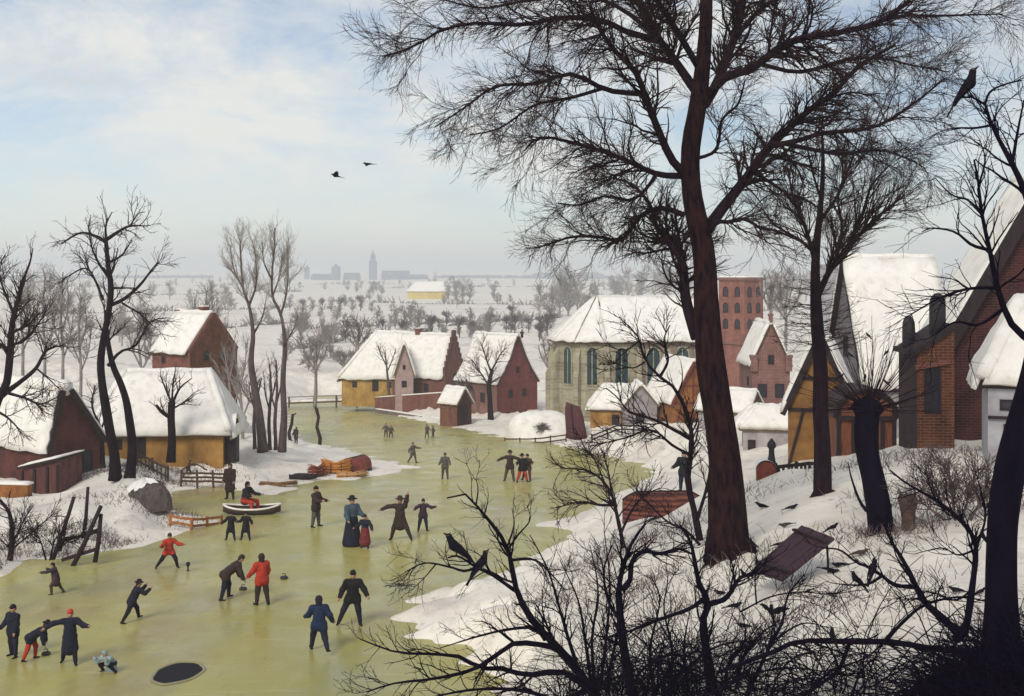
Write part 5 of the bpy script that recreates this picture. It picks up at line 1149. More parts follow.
def person(name_lab, px, py, hpx, yaw, coat, legs_c, hat='cap', hatc='black', pose=None, lean=0.0, turn=0.0, arms=((10,12,20),(10,12,20)), legs=((8,4,0),(-6,4,10)), skirt=0.0, apron=None, at=None, seat=False, head=(0,0), vox=None, group='people on the ice', skates=False):
    # arms: (upper swing, spread, elbow bend) left, right; legs: (thigh swing, spread, knee bend); degrees
    base = onice(px, py) if at is None else np.array(at)
    d = base[1]; H = hpx/F*d; s = H/1.70
    g = lambda *v: np.array(v, float)
    def dr(f, a, sd): f, a = R(f), R(a); return g(sd*math.sin(a), math.sin(f)*math.cos(a), -math.cos(f)*math.cos(a))
    pel = g(0,0,.93); le = R(lean)
    up = g(math.sin(R(turn))*.3, math.sin(le), math.cos(le)); up /= np.linalg.norm(up)
    waist = pel+up*.16; chest = pel+up*.37; neck = pel+up*.53
    hl = R(lean*.35+head[0]); hu = g(math.sin(R(head[1]))*.3, math.sin(hl), math.cos(hl)); hu /= np.linalg.norm(hu); fw = np.cross(g(1,0,0), hu)*-1; fw = g(0, math.cos(hl), -math.sin(hl))
    hc = neck+hu*.17
    J = {}
    for i, sd in ((0,-1),(1,1)):
        sh = pel+up*.47+g(sd*.17,0,0); f, a, eb = arms[i]; f += lean*.25
        el = sh+dr(f,a,sd)*.27; wr = el+dr(f+eb,a*.7,sd)*.24; ha = wr+dr(f+eb+8,a*.7,sd)*.08; J['a',i] = (sh,el,wr,ha,dr(f+eb+8,a*.7,sd),sd)
        hp = pel+g(sd*.085,0,-.02); f, a, kb = legs[i]; kn = hp+dr(f,a,sd)*.43; an = kn+dr(f-kb,a*.8,sd)*.42; J['l',i] = (hp,kn,an)
    low = min(J['l',0][2][2], J['l',1][2][2])-.075
    if seat: low = min(low, pel[2]-.16)
    sh_ = g(0,0,-low)
    v = vox or min(max(.016, .45/ (hpx/ s) if False else .02), .03)
    root = thing('person', name_lab, 'person', tuple(base), R(yaw), group); root.scale = (1.14,1.14,1)
    def put(nm, caps, m, k=.03, extra=None, parent=root):
        V, Fs = surface([(c[0]+sh_, c[1]+sh_, c[2], c[3]) for c in caps], v, k)
        mb = MB(); mb.add(V*s, Fs, 0, True); mats = [m]
        if extra: mats += extra(mb)
        return mb.build(nm, mats, parent)
    # the body: one skin over trunk, limbs and head, with fingers growing from the palms and a face
    B = [(pel,chest,.105,.12),(chest,neck,.11,.05),(neck,hc,.048,.055),(hc-hu*.035+fw*.01,hc+hu*.035,.078,.085),(hc-hu*.06+fw*.03,hc-hu*.03+fw*.045,.045,.05),(hc+fw*.085-hu*.0,hc+fw*.10-hu*.025,.012,.017)]
    B += [(hc+g(q*.083,0,0),hc+g(q*.083,0,0)-hu*.03,.016,.012) for q in (-1,1)]
    for i in (0,1):
        sh,el,wr,ha,_,sd = J['a',i]; B += [(chest+up*.08,sh,.07,.052),(sh,el,.047,.038),(el,wr,.038,.026),(wr,ha,.026,.036)]
        hp,kn,an = J['l',i]; B += [(pel,hp,.09,.08),(hp,kn,.08,.052),(kn,an,.053,.036)]
    def face(mb):
        for i in (0,1):
            sh,el,wr,ha,hd,sd = J['a',i]; sdv = np.cross(hd, g(0,1,0)); 
            if np.linalg.norm(sdv) < .2: sdv = g(1,0,0)
            sdv /= np.linalg.norm(sdv); nrm = np.cross(sdv, hd)
            for q, L_ in ((-1.5,.062),(-.5,.078),(.5,.083),(1.5,.070)):
                a = ha+sdv*q*.018+sh_; b = a+hd*L_*.55; c = b+(hd*.75+nrm*.6*sd)*L_*.5
                mb.tube([a*s,b*s,c*s], [.0095*s,.0085*s,.006*s], 6)
            a = wr+(ha-wr)*.5+sdv*.030+sh_; b = a+(hd*.5+sdv*.8)*.035; mb.tube([a*s,b*s,(b+hd*.03)*s], [.012*s,.010*s,.007*s], 6)
        for q in (-1,1):
            c = hc+fw*.083+g(q*.032,0,0)+hu*.008+sh_; mb.lathe([(.001,-.009*s),(.010*s,-.004*s),(.010*s,.004*s),(.001,.009*s)], 6, c*s, 1)
        c = hc+fw*.083-hu*.052+sh_; mb.tube([(c-g(.022,0,0))*s,(c+fw*.004)*s,(c+g(.022,0,0))*s], [.005*s,.007*s,.005*s], 5, 1)
        return [EYE]
    put('body', B, SKIN, .025, face)
    e = .036
    K = [(pel-up*.06,waist,.135+e,.12+e),(waist,chest,.12+e,.125+e),(chest,neck-up*.03,.115+e,.055+e)]
    for i in (0,1):
        sh,el,wr,ha,_,sd = J['a',i]; K += [(chest+up*.08,sh,.08+e,.06+e),(sh,el,.056+e,.046+e),(el,wr+(el-wr)*.06,.046+e,.034+e)]
    hem = skirt if skirt else .17
    lg = (J['l',0][1]+J['l',1][1])/2; ctr = pel+g(0,0,-hem)*(1 if not seat else .3)
    if skirt:
        K += [(waist,ctr,.13+e,.13+.22*min(skirt,.8)),(waist,ctr+g(.05,0,0),.13,.10+.18*skirt),(waist,ctr-g(.05,0,0),.13,.10+.18*skirt)]
    else:
        for i in (0,1):
            hp,kn,_ = J['l',i]; K += [(hp,hp+(kn-hp)*.34,.105+e,.092+e)]
    cc = cloth(coat, COLS[coat])
    if skirt and apron:
        put('jacket', [c for c in K if True][:3]+K[3:9], cc, .05)
        put('skirt', K[9:], cloth(apron, COLS[apron]), .05)
    else: put('coat', K, cc, .05)
    T = []
    for i in (0,1):
        hp,kn,an = J['l',i]; T += [(pel,hp,.12,.115),(hp,kn,.115,.084),(kn,an+(kn-an)*.12,.080,.060)]
    put('trousers', T, cloth(legs_c, COLS[legs_c]), .04)
    for i in (0,1):
        hp,kn,an = J['l',i]; sd = (-1,1)[i]; sk = (an-kn)/np.linalg.norm(an-kn); ft = g(sd*.25,1,0)-sk*np.dot(g(sd*.25,1,0),sk)*.6; ft /= np.linalg.norm(ft)
        put('shoe', [(an,an+sk*.035-ft*.02,.05,.042),(an+sk*.04-ft*.03,an+sk*.045+ft*.13,.038,.032)], cloth('black',COLS['black']), .02)
    put('hair', [(hc+hu*.02-fw*.012,hc+hu*.045-fw*.005,.088,.086),(hc-hu*.03-fw*.045,hc-fw*.02,.06,.07)], mat('dark_hair',(.03,.018,.012),None,20,.7,.2), .03)
    hm = cloth(hatc, COLS[hatc])
    if hat == 'cap': put('cap', [(hc+hu*.055,hc+hu*.085,.094,.080),(hc+hu*.055-fw*.04,hc+hu*.06+fw*.055,.06,.055)], hm, .03)
    elif hat == 'hood': put('hood', [(hc+hu*.03-fw*.02,hc+hu*.06-fw*.02,.105,.095),(hc-hu*.06-fw*.035,neck+up*.0,.085,.095)], hm, .04)
    elif hat == 'brim':
        mb = MB(); mb.lathe([(.001,.15),(.07,.145),(.085,.12),(.095,.045),(.165,.035),(.168,.02),(.10,.018),(.09,0)], 18)
        V = mb.v[0]; M_ = np.stack([np.cross(fw,hu), fw, hu], 0); mb.v[0] = (V@M_+hc+hu*.045+sh_)*s; mb.build('hat', hm, root)
    if skates:
        pass
    return root

A0 = ((10,12,20),(10,12,20)); WALK = ((16,5,8),(-16,5,14)); STAND = ((3,6,2),(-3,6,4)); STRIDE = ((34,8,20),(-22,8,22))
person('man in a dark coat and cap standing by the left edge of the ice', 13, 657, 50, 150, 'navy', 'navy', 'cap', 'black', arms=((5,8,15),(12,18,30)), legs=STAND)
person('bending player in red trousers and dark jacket reaching down at lower left', 31, 660, 43, -78, 'navy', 'red', 'brim', 'black', lean=58, arms=((-12,10,6),(-8,14,4)), legs=((18,6,22),(-12,8,6)))
person('player in long dark coat and round red cap flinging an arm out', 70, 664, 52, -165, 'navy', 'navy', 'cap', 'scarlet', skirt=.42, lean=-6, arms=((35,48,65),(20,82,8)), legs=((14,6,10),(-12,10,6)))
person('small child in a brown tunic shuffling with both arms out to the left', 56, 594, 31, 95, 'purple', 'brown', 'cap', 'black', skirt=.3, lean=14, arms=((70,15,15),(52,25,55)), legs=((26,6,30),(-14,7,14)))
person('leaning skater in dark brimmed hat striding with folded arms', 132, 621, 41, -60, 'navy', 'black', 'brim', 'black', lean=24, arms=((45,20,85),(50,15,80)), legs=((30,14,18),(-26,16,6)))
person('skater in a red jacket with legs spread wide near the left bank', 169, 568, 36, -150, 'red', 'black', 'cap', 'darkbrown', lean=12, arms=((24,42,70),(30,36,75)), legs=((30,18,45),(4,30,30)))
person('player in dark brown bending forward to throw a stone at centre left', 226, 599, 47, -70, 'darkbrown', 'navy', 'cap', 'darkbrown', lean=52, arms=((-10,10,12),(0,14,8)), legs=((14,8,14),(-10,10,4)))
person('player in bright red jacket and dark hood beside the bending thrower', 262, 605, 49, 40, 'red', 'darkbrown', 'hood', 'darkbrown', arms=((18,20,20),(8,16,25)), legs=((8,4,6),(-4,5,6)), lean=5)
person('man in a dark blue coat seen from behind walking away', 319, 652, 55, 12, 'blue', 'navy', 'hood', 'navy', lean=8, arms=((16,24,45),(-18,26,40)), legs=((28,8,18),(-24,9,34)))
person('man in a black coat standing with legs apart, arms held off his sides', 353, 625, 53, -172, 'black', 'navy', 'cap', 'black', lean=6, arms=((8,30,35),(-8,26,30)), legs=((8,9,8),(14,24,16)))
person('grey brown figure standing sideways alone near the moored boat', 316, 527, 39, -110, 'darkbrown', 'grey', 'cap', 'black', arms=((20,12,60),(35,14,60)), legs=STAND)
person('woman in a long dark dress with blue shawl holding a child by the hand', 352, 546, 47, -140, 'dullblue', 'black', 'brim', 'black', skirt=.80, apron='navy', arms=((25,14,40),(20,18,30)), legs=STAND)
person('child in a red skirt and dark jacket beside the woman in blue', 365, 548, 32, 165, 'navy', 'maroon', 'cap', 'black', skirt=.62, apron='maroon', arms=((10,35,30),(20,30,50)), legs=STAND)
person('dancing man with one arm raised high and the other flung left', 400, 540, 42, 170, 'darkbrown', 'darkbrown', 'brim', 'darkbrown', arms=((160,18,10),(30,82,6)), legs=((10,26,10),(6,18,16)), skirt=.32)
person('dark man pointing one arm to the right beside the dancing man', 423, 531, 31, -160, 'purple', 'navy', 'cap', 'black', arms=((50,50,60),(70,52,4)), legs=((4,8,4),(6,12,6)), lean=4)
person('lone greyish walker in middle of the ice coming forward', 445, 479, 25, 178, 'grey', 'greybrown', 'cap', 'darkbrown', arms=((15,20,40),(15,20,40)), legs=STAND)
person('distant grey skater with bent arms left of the lone walker', 413, 463, 20, -120, 'grey', 'grey', 'cap', 'greybrown', arms=((60,20,30),(-30,25,30)), legs=WALK)
for i, (x, y, h, lab) in enumerate(((386,437,13,'far skater in grey, left one of the pair nearest the footbridge'),(391,438,12,'far small skater, right one of the pair nearest the footbridge'),(427,438,13,'far dark skater, left one of the pair by the snowy quay'),(433,438,12,'far dark skater, right one of the pair by the snowy quay'))):
    person(lab, x, y, h, 160+35*i, ('grey','greybrown')[i % 2], 'greybrown', 'cap', 'greybrown', arms=((10,25,30),(20,25,20)), legs=((6,8,4),(-4,10,6)), vox=.03)
person('dancer in dark jacket with outstretched arms on the far right ice', 510, 481, 29, 165, 'darkbrown', 'greybrown', 'brim', 'black', arms=((20,75,20),(20,70,25)), legs=((6,10,4),(4,14,8)))
person('reveller in red stockings and dark hat next to the outstretched dancer', 522, 482, 27, -150, 'black', 'red', 'brim', 'black', arms=((40,40,60),(30,45,50)), legs=((12,14,12),(4,16,10)))
person('companion in brown leaning on the reveller in red stockings', 528, 481, 26, 150, 'brown', 'maroon', 'cap', 'black', arms=((30,40,60),(30,45,50)), legs=((4,6,4),(8,18,10)), lean=6)
person('dark cloaked figure standing on the small pond behind the boat', 230, 499, 34, 170, 'darkbrown', 'darkbrown', 'hood', 'darkbrown', skirt=.4, arms=((8,8,20),(8,8,20)), legs=STAND)
for x, lab, aa in ((231,'dark skater with arms akimbo, left of the two before the boat',((0,34,95),(15,40,40))),(246,'dark skater with spread elbows, right of the two before the boat',((20,38,40),(0,34,95)))):
    person(lab, x, 540, 27, 172, 'black', 'navy', 'brim', 'black', arms=aa, legs=((8,12,6),(4,14,10)), skirt=.28)
q = hit(188, 477, 60); person('little dark child climbing the snowy bank before the wooden gate', 0, 0, 16, -60, 'darkbrown', 'darkbrown', 'cap', 'black', lean=20, arms=((40,20,30),(60,20,20)), legs=STRIDE, at=q)
q = hit(296, 445, 70); person('dark figure standing on the snow right of the twin trees', 0, 0, 16, 150, 'darkbrown', 'darkbrown', 'hood', 'black', at=q, legs=STAND)
q = atg(684, 56); person('dark figure standing on the snow just beyond the long upturned red boat', 0, 0, 40, 150, 'black', 'navy', 'cap', 'black', at=q, legs=STAND, arms=((10,14,30),(20,20,50)))
person('crouching child in pale blue and white clothes near the dark hole', 112, 671, 25*1.55, 160, 'paleblue', 'navy', 'hood', 'paleblue', lean=46, arms=((50,14,95),(52,14,95)), legs=((100,16,135),(97,16,135)), seat=False, skirt=.34)

# ------------------------------------------------------------------ things on the ice
def curling(px, py, r_px, lab, m=None):
    p = onice(px, py); r = r_px/F*p[1]
    root = thing('curling_stone', lab, 'curling stone', tuple(p+np.array([0,0,.004])), rnd.random()*6)
    mb = MB(); mb.lathe([(r*.7,0),(r*.97,r*.16),(r,r*.4),(r*.8,r*.62),(r*.3,r*.68),(.01,r*.69)], 16); mb.build('stone', mat('dark_stone',(.022,.020,.026),(.045,.04,.04),14,.7,.4), root)
    h = MB(); h.tube([(-r*.4,0,r*.6),(-r*.38,0,r*1.15),(r*.1,0,r*1.35),(r*.5,0,r*1.3)], [r*.1]*4, 7); h.build('handle', WOODD, root)
curling(243, 590, 4, 'dark curling stone at the bending thrower\'s hand'); curling(284, 579, 4, 'dark curling stone sliding alone right of the red jacket'); curling(46, 655, 4.5, 'dark curling stone under the hand of the player in red trousers')
p = onice(188, 571); s_ = F/p[1]
root = thing('target_peg', 'small dark wooden peg with knob standing on the ice right of the red skater', 'peg', tuple(p)); mb = MB(); mb.lathe([(.8/s_,0),(.7/s_,4/s_),(1.4/s_,5/s_),(2.2/s_,6.6/s_),(1.7/s_,8.6/s_),(.02,9.2/s_)], 12); mb.build('shaft', WOODD, root)
mb = MB(); mb.lathe([(1.6/s_,.002),(1.6/s_,.02),(.9/s_,.04)], 12); mb.build('base', WOODD, root)
def hole():
    p = onice(178, 673); d = p[1]; rx = 22/F*d; ry = 22/F*d*1.75*.95
    g = random.Random(3); w = [1+.03*math.sin(3*2*math.pi*k/48+1)+.02*math.sin(7*2*math.pi*k/48)+g.uniform(-.01,.01) for k in range(48)]
    mb = MB()
    for k in range(48): pass
    V = []; Fs = []
    for ring, (f, z) in enumerate(((1.13,.012),(1.04,.045),(1.0,.03),(.985,.012))):
        for k in range(48):
            a = 2*math.pi*k/48; x, y = rx*f*w[k]*math.cos(a), ry*f*w[k]*math.sin(a); V.append((x, y, z-.0659*y))
    for r_ in range(3):
        for k in range(48): Fs.append((r_*48+k, r_*48+(k+1)%48, (r_+1)*48+(k+1)%48, (r_+1)*48+k))
    root = thing('ice_hole', 'round dark hole cut in the ice near the bottom edge', 'ice hole', tuple(p))
    mb.add(V, Fs, 0, True); mb.build('rim', mat('wet_ice',(.22,.20,.10),(.30,.27,.14),4,.3,.3), root)
    m2 = MB(); m2.add(V[144:], [list(range(48))], 0); wa = m2.build('water', mat('black_water',(.006,.006,.012),(.010,.008,.016),3,.5,.1,spec=.04), root)
hole()
def boat(name, lab, p, L_, Wd, Hh, rz, m, snow=True, flip=False, tilt=0.0, cat='boat', thw=True):
    root = thing(name, lab, cat, p, rz)
    n, k = 18, 10; th = .035
    def sec(t, off):
        u = 2*t-1; wv = (1-abs(u)**2.6)**.75*Wd/2+.03; sh = Hh*(1+.55*abs(u)**2.4); kz = Hh*.75*max(0,abs(u)-.62)**1.5*2.2
        pts = []
        for j in range(k+1):
            a = math.pi*j/k; x = -math.cos(a)*(wv-off); z = kz+(sh-kz)*(1-math.sin(a)**.65)+off*math.sin(a)
            pts.append((u*L_/2*(1-off*.03), x, z))
        return pts
    V = []; 
    for off in (0, th):
        for i in range(n+1): V += sec(i/n, off)
    N1 = (n+1)*(k+1); Fs = []
    for i in range(n):
        for j in range(k):
            a = i*(k+1)+j; Fs.append((a, a+k+1, a+k+2, a+1)); Fs.append((N1+a, N1+a+1, N1+a+k+2, N1+a+k+1))
        for j in (0,k): a = i*(k+1)+j; Fs.append((a, N1+a, N1+a+k+1, a+k+1))
    hull = MB(); V = np.array(V)
    if flip: V = V*[1,-1,-1]+[0,0,Hh*1.25]
    if tilt:
        c, s = math.cos(tilt), math.sin(tilt); V = V@np.array([[1,0,0],[0,c,s],[0,-s,c]])
    hull.add(V, Fs, 0, True); hb = hull.build('hull', m, root)
    if not flip:
        for sgn in (0, k):
            g = MB(); g.tube([V[i*(k+1)+sgn]+[0,0,.02] for i in range(n+1)], [.06]*(n+1), 6); g.build('gunwale', SNOW if snow else WOODD, root)
        if thw:
            for t in (-.22,.2):
                b = MB(); wv = (1-abs(2*t)**2.6)**.75*Wd-.02; b.box((t*L_,0,Hh*.72), (.2,wv*.96,.05)); b.build('thwart', WOOD, root)
        s = MB(); s.grid(lambda u,v: ((u*2-1)*L_*.40, (v*2-1)*Wd*.40*(1-abs(2*u-1)**3), Hh*.42+.05*math.sin(u*9)), 14, 5); s.build('snow_cover' if snow else 'floor_board', SNOW if snow else WOOD, root)
    else:
        kb = MB(); kb.tube([V[i*(k+1)+k//2] for i in range(n+1)], [.05]*(n+1), 6); kb.build('keel', WOODD, root)
    return root
p = onice(252, 514); boat('moored_boat', 'low dark rowing boat with snow lined rim frozen in at the left bank', tuple(p), 57/F*p[1], 1.2, .34, R(3), mat('grey_brown_hull',(.07,.048,.042),(.035,.022,.022),3,.85,.4,(1,6,6)), True)
pb = np.array([p[0]-.38, p[1], p[2]+.10])
person('figure in dark jacket and red skirt seated inside the snowy boat', 0, 0, 38, -110, 'black', 'red', 'hood', 'black', lean=12, arms=((30,20,50),(35,20,60)), legs=((88,10,80),(84,12,84)), seat=True, apron='maroon', skirt=.22, at=pb)
q = hit(353, 471, 60); boat('upturned_boat', 'dark crimson boat lying keel up on the snowy spit among orange reeds', tuple(q+np.array([.2,.3,-.1])), 3.0, 1.9, .85, R(62), WOODR, flip=True)
q2 = hit(664, 516, 40); boat('upturned_boat', 'long red brown boat lying keel up in the snow behind the bare shrub', tuple(q2+np.array([0,.4,-.15])), 82/F*q2[1], 1.5, .85, R(4), mat('red_brown_hull',(.24,.075,.045),(.13,.035,.03),2.5,.85,.4,kind='plank',bs=(1.6,1)), flip=True)
q = atg(577, 108); root = thing('standing_boat_end', 'dark red boat half stood upright on its end at the snowy shore', 'boat', tuple(q), R(-20))
mb = MB(); hh = 36/F*q[1]; ww = 11/F*q[1]
V = [((-ww+2*ww*0)*1,0,0)]; V = []
for i in range(9):
    t = i/8; wv = ww*(1-.18*t-.25*max(0,t-.6)**2*4); lx = -.32*t*ww*1.2
    for j in range(9):
        a = math.pi*j/8; V.append((lx-math.cos(a)*wv, -math.sin(a)*wv*.75, t*hh*(1-.12*(j/8))))
mb.add(V, [(i*9+j, i*9+j+1, (i+1)*9+j+1, (i+1)*9+j) for i in range(8) for j in range(8)]+[[72+j for j in range(9)], [j for j in range(9)][::-1]]+[(i*9, (i+1)*9, (i+1)*9+8, i*9+8) for i in range(8)], 0, True)
mb.build('hull', mat('maroon_hull',(.11,.028,.032),(.06,.018,.024),2,.85,.4,(5,5,1)), root)
mb = MB(); mb.tube([np.array(V[i*9+4])+[0,-.03,0] for i in range(9)], [.09]*9, 6); mb.build('keel', WOODD, root)
def reeds(px, py, dmin, lab, m, L_, r, n, rz, seed):
    q = hit(px, py, dmin); g = random.Random(seed); root = thing('reed_bundle', lab, 'reeds', tuple(q), rz)
    mb = MB()
    for i in range(n):
        a = g.random()*6.28; rr = r*math.sqrt(g.random()); y, z = rr*math.cos(a), rr*math.sin(a)+r*.8; l = L_*g.uniform(.8,1.05)/2; sp = g.uniform(.9,1.3)
        mb.tube([(-l,y*sp,z*sp),(0,y*.8,z*.85),(l*g.uniform(.9,1.1),y*sp*1.2,z*sp)], [.03,.035,.02], 5)
    mb.build('stalks', m, root); b = MB()
    for x in (-L_*.18,L_*.18): b.tube([(x,math.cos(t*.7)*r*.95,r*.72+math.sin(t*.7)*r*.9) for t in range(10)], [.03]*10, 5)
    b.build('binding', WOODD, root)
REED = mat('orange_reed',(.62,.27,.055),(.46,.17,.04),6,.9,.2)
reeds(336, 474, 60, 'bright orange reed bundle beside the upturned crimson boat', REED, 2.1, .52, 110, R(10), 1)
reeds(352, 477, 60, 'pale orange reeds spread before the upturned crimson boat', mat('pale_reed',(.55,.33,.14),(.42,.2,.08),6,.9,.2), 2.2, .2, 50, R(20), 2)
reeds(318, 477, 60, 'dull red reed heap left of the bright orange bundle', mat('red_reed',(.30,.075,.03),(.18,.04,.025),6,.9,.2), 1.3, .44, 60, R(40), 3)
reeds(278, 487, 60, 'low orange brown strip of cut reeds at the left tip of the spit', mat('brown_reed',(.30,.16,.07),(.2,.1,.05),6,.9,.2), 2.4, .16, 40, R(8), 4)
q = hit(303, 480, 60); root = thing('fallen_log', 'dark purple log lying on the snow left of the orange reeds', 'log', tuple(q), R(5)); mb = MB(); mb.tube([(-.95,0,.2),(-.3,.03,.24),(.4,-.02,.22),(.95,0,.25)], [.2,.23,.22,.17], 10); mb.build('trunk', WOODD, root)
s = MB(); s.grid(lambda u,v: ((u*2-1)*.85, (v-.5)*.26, .43-.10*(2*v-1)**2+.01*math.sin(u*19)), 12, 4); s.build('snow_cover', SNOW, root)

# ------------------------------------------------------------------ fences, footbridge, jetty, board
def fence(name, lab, pts, h, posts, rails, m, pick=0, snow=False):
    P_ = [np.array(p) for p in pts]; root = thing(name, lab, 'fence', tuple(P_[0]), 0); o = P_[0]
    L_ = np.r_[0, np.cumsum([np.linalg.norm(b-a) for a, b in zip(P_[:-1], P_[1:])])]
    def along(t):
        x, y = np.interp(t*L_[-1], L_, [p[0] for p in P_]), np.interp(t*L_[-1], L_, [p[1] for p in P_]); return np.array([x, y, np.interp(t*L_[-1], L_, [p[2] for p in P_])])
    for i in range(posts):
        c = along(i/(posts-1))-o; mb = MB(); mb.box((c[0],c[1],c[2]+h*.5-.2), (.13,.13,h*1.08+.4), rx=rnd.uniform(-.05,.05), ry=rnd.uniform(-.06,.06), bev=.02); mb.build('post', m, root)
    for k in range(rails):
        z = h*(.35+.5*k/max(1,rails-1)); mb = MB()
        q = [along(t)-o+np.array([0,-.08,z+rnd.uniform(-.03,.03)]) for t in np.linspace(-.01,1.01,6)]
        for a, b in zip(q[:-1], q[1:]): mb.bar(a, b, .06, .13)
        mb.build('rail', m, root)
    for i in range(pick):
        c = along((i+.5)/pick)-o; w_ = .05; a = rnd.uniform(-.04,.04); hh = h*rnd.uniform(.92,1.05); mb = MB()
        mb.prism([(c[0]-w_,c[1]-.15,c[2]),(c[0]+w_,c[1]-.15,c[2]),(c[0]+w_+a,c[1]-.15,c[2]+hh*.88),(c[0]+a,c[1]-.15,c[2]+hh),(c[0]-w_+a,c[1]-.15,c[2]+hh*.88)], (0,.03,0)); mb.build('picket', m, root)
    return root
fence('picket_fence', 'short dark picket fence beyond the brow, right of the red hutch', [P(776,480,43), P(816,477,43)], .62, 3, 2, WOODD, 9)
fence('picket_fence', 'brown picket fence before the ochre cottage behind the forked tree', [atg(136,75), atg(168,75)], 1.0, 3, 2, WOOD, 8)
q0, q1 = atg(181,74.5), atg(229,75.5)
g_ = fence('field_gate', 'brown wooden gate of three rails with arched top before the cottage', [q0, q1], 1.05, 4, 3, WOOD)
mb = MB(); o = q0; mb.tube([np.array([t*(q1-q0)[0], t*(q1-q0)[1], 1.0+.45*math.sin(math.pi*min(1,t*1.9))*(t < .53)])-np.array([0,.1,0]) for t in np.linspace(0,.55,9)], [.05]*9, 6); mb.build('top_rail', WOOD, g_)
fence('bank_railing', 'low orange brown railing along the shore left of the two dark skaters', [hit(170,526,45), hit(192,531,45), hit(222,527,45)], .62, 4, 2, WOODO)
fence('shore_fence', 'low dark rail fence along the snowy shore before the pink house', [atg(505,112), atg(535,110), atg(566,108)], .8, 5, 2, WOOD)
fence('shore_fence', 'thin dark fence running along the bank below the church', [atg(592,103), atg(618,101), atg(646,97)], .7, 5, 2, WOODD)
fence('garden_fence', 'dark low fence on the snow left of the church choir', [atg(520,121), atg(548,119)], .9, 4, 2, WOODD)
def footbridge():
    a = P(288,403,172); b = P(377,400,172); root = thing('footbridge', 'narrow snow covered footbridge on posts over the far end of the ice', 'bridge', tuple(a)); L_ = b-a
    mb = MB(); mb.bar((0,0,0), L_, 1.1, .18); mb.build('deck', WOOD, root)
    s = MB(); s.slab([(0,-.5,.10),(L_[0],-.5,L_[2]+.10),(L_[0],.5,L_[2]+.10),(0,.5,.10)], .34, 24, 3, .08); s.build('snow_cover', SNOW, root)
    for t in (.02,.30,.55,.78):
        c = L_*t; m = MB(); m.bar((c[0],c[1]-.6,c[2]+1.0),(c[0],c[1]-.6,-6),.22); m.build('post', WOOD, root)
    r = MB(); r.bar((0,-.6,.95), L_+np.array([0,-.6,.95]), .1); r.build('rail', WOOD, root)
    m = MB(); m.box((L_[0]+.6,0,L_[2]-.9), (1.6,2.2,2.2), bev=.1); m.build('abutment', GREYSTONE, root)
footbridge()
q = hit(318, 444, 70); root = thing('mooring_post', 'crooked dark post rising from the ice below the footbridge', 'post', tuple(q)); mb = MB(); mb.tube([(.1,0,-.6),(.2,0,.5),(-.1,0,1.5),(.05,0,2.4),(-.15,0,3.2)], [.17,.17,.15,.14,.16], 8); mb.build('shaft', WOODD, root); mb = MB(); mb.tube([(-.05,0,3.0),(-.3,0,3.4)], [.09,.06], 7); mb.build('stub', WOODD, root)
q = hit(290, 441, 70); root = thing('mooring_post', 'bent dark post at the snow edge left of the crooked post', 'post', tuple(q)); mb = MB(); mb.tube([(.1,0,-.5),(-.1,0,.6),(.15,0,1.4),(.25,0,2.3)], [.16,.15,.14,.12], 8); mb.build('shaft', WOODD, root); mb = MB(); mb.tube([(.2,0,2.1),(.55,0,2.4)], [.07,.05], 7); mb.build('stub', WOODD, root)
def jetty():
    d = 49.0; base = atg(82, d); root = thing('broken_jetty', 'ruined wooden jetty of dark leaning posts and a snowy beam at the left shore', 'jetty', tuple(base)); o = base
    for (x0,y0,x1,y1,w,dd) in ((53,553,74,497,4.5,0),(83,532,88,487,4,.6),(71,564,101,506,5,-.4),(95,556,101,514,5,-.2),(60,545,66,520,3.5,.5)):
        a, b = P(x0,y0+6,d+dd)-o, P(x1,y1,d+dd)-o; mb = MB(); k = w/2/F*d; mb.tube([a, a+(b-a)*.4+np.array([.04,0,0]), b], [k,k*.95,k*.8], 8); mb.build('post', WOODD, root)
    mb = MB(); mb.bar(P(58,541,d)-o, P(100,530,d)-o, .18, .2); bm = mb.build('beam', WOODD, root); s = MB(); s.tube([P(60,538.5,d)-o, P(78,534,d)-o, P(97,528.5,d)-o], [.07,.11,.06], 8); s.build('snow_cover', SNOW, bm)
    mb = MB(); mb.bar(P(62,560,d-.3)-o, P(97,549,d-.3)-o, .14, .14); mb.build('beam', WOODD, root)
jetty()
q = hit(150, 503, 55); root = thing('snowy_haystack', 'low rounded snow capped haystack with ragged dark right side on the left bank', 'haystack', tuple(q), R(-20))
def dome(rx, ry, hh, seed, cut=None, lift=0.0):
    g = random.Random(seed); ph = [g.uniform(0,6.28) for _ in range(6)]; V = []; nu, nv = 36, 12
    for i in range(nv+1):
        t = i/nv
        for j in range(nu):
            a = 2*math.pi*j/nu; tt = t if cut is None else cut(a)+(1-cut(a))*t
            k = math.cos(tt*math.pi/2)**.75; w_ = 1+.10*math.sin(2*a+ph[0])+.06*math.sin(5*a+ph[1]+4*tt)+.04*math.sin(9*a+ph[2]-7*tt)
            V.append(((rx+lift)*k*w_*math.cos(a)-.25*tt*rx, (ry+lift)*k*w_*math.sin(a), (hh+lift)*math.sin(tt*math.pi/2)*(1+.05*math.sin(3*a+ph[3]))-.35*(i == 0 and cut is None)))
    return V, [(i*nu+j, i*nu+(j+1)%nu, (i+1)*nu+(j+1)%nu, (i+1)*nu+j) for i in range(nv) for j in range(nu)]
mb = MB(); mb.add(*dome(1.15,.9,1.15,4), 0, True); mb.build('hay', mat('dark_hay',(.13,.10,.09),(.05,.04,.045),7,.95,.9,(1,1,.3)), root)
mb = MB(); mb.add(*dome(1.15,.9,1.15,4,lambda a: .42-.34*math.cos(a-2.9)+.07*math.sin(5*a)+.05*math.sin(11*a), .05), 0, True); mb.build('snow_cover', SNOW, root)
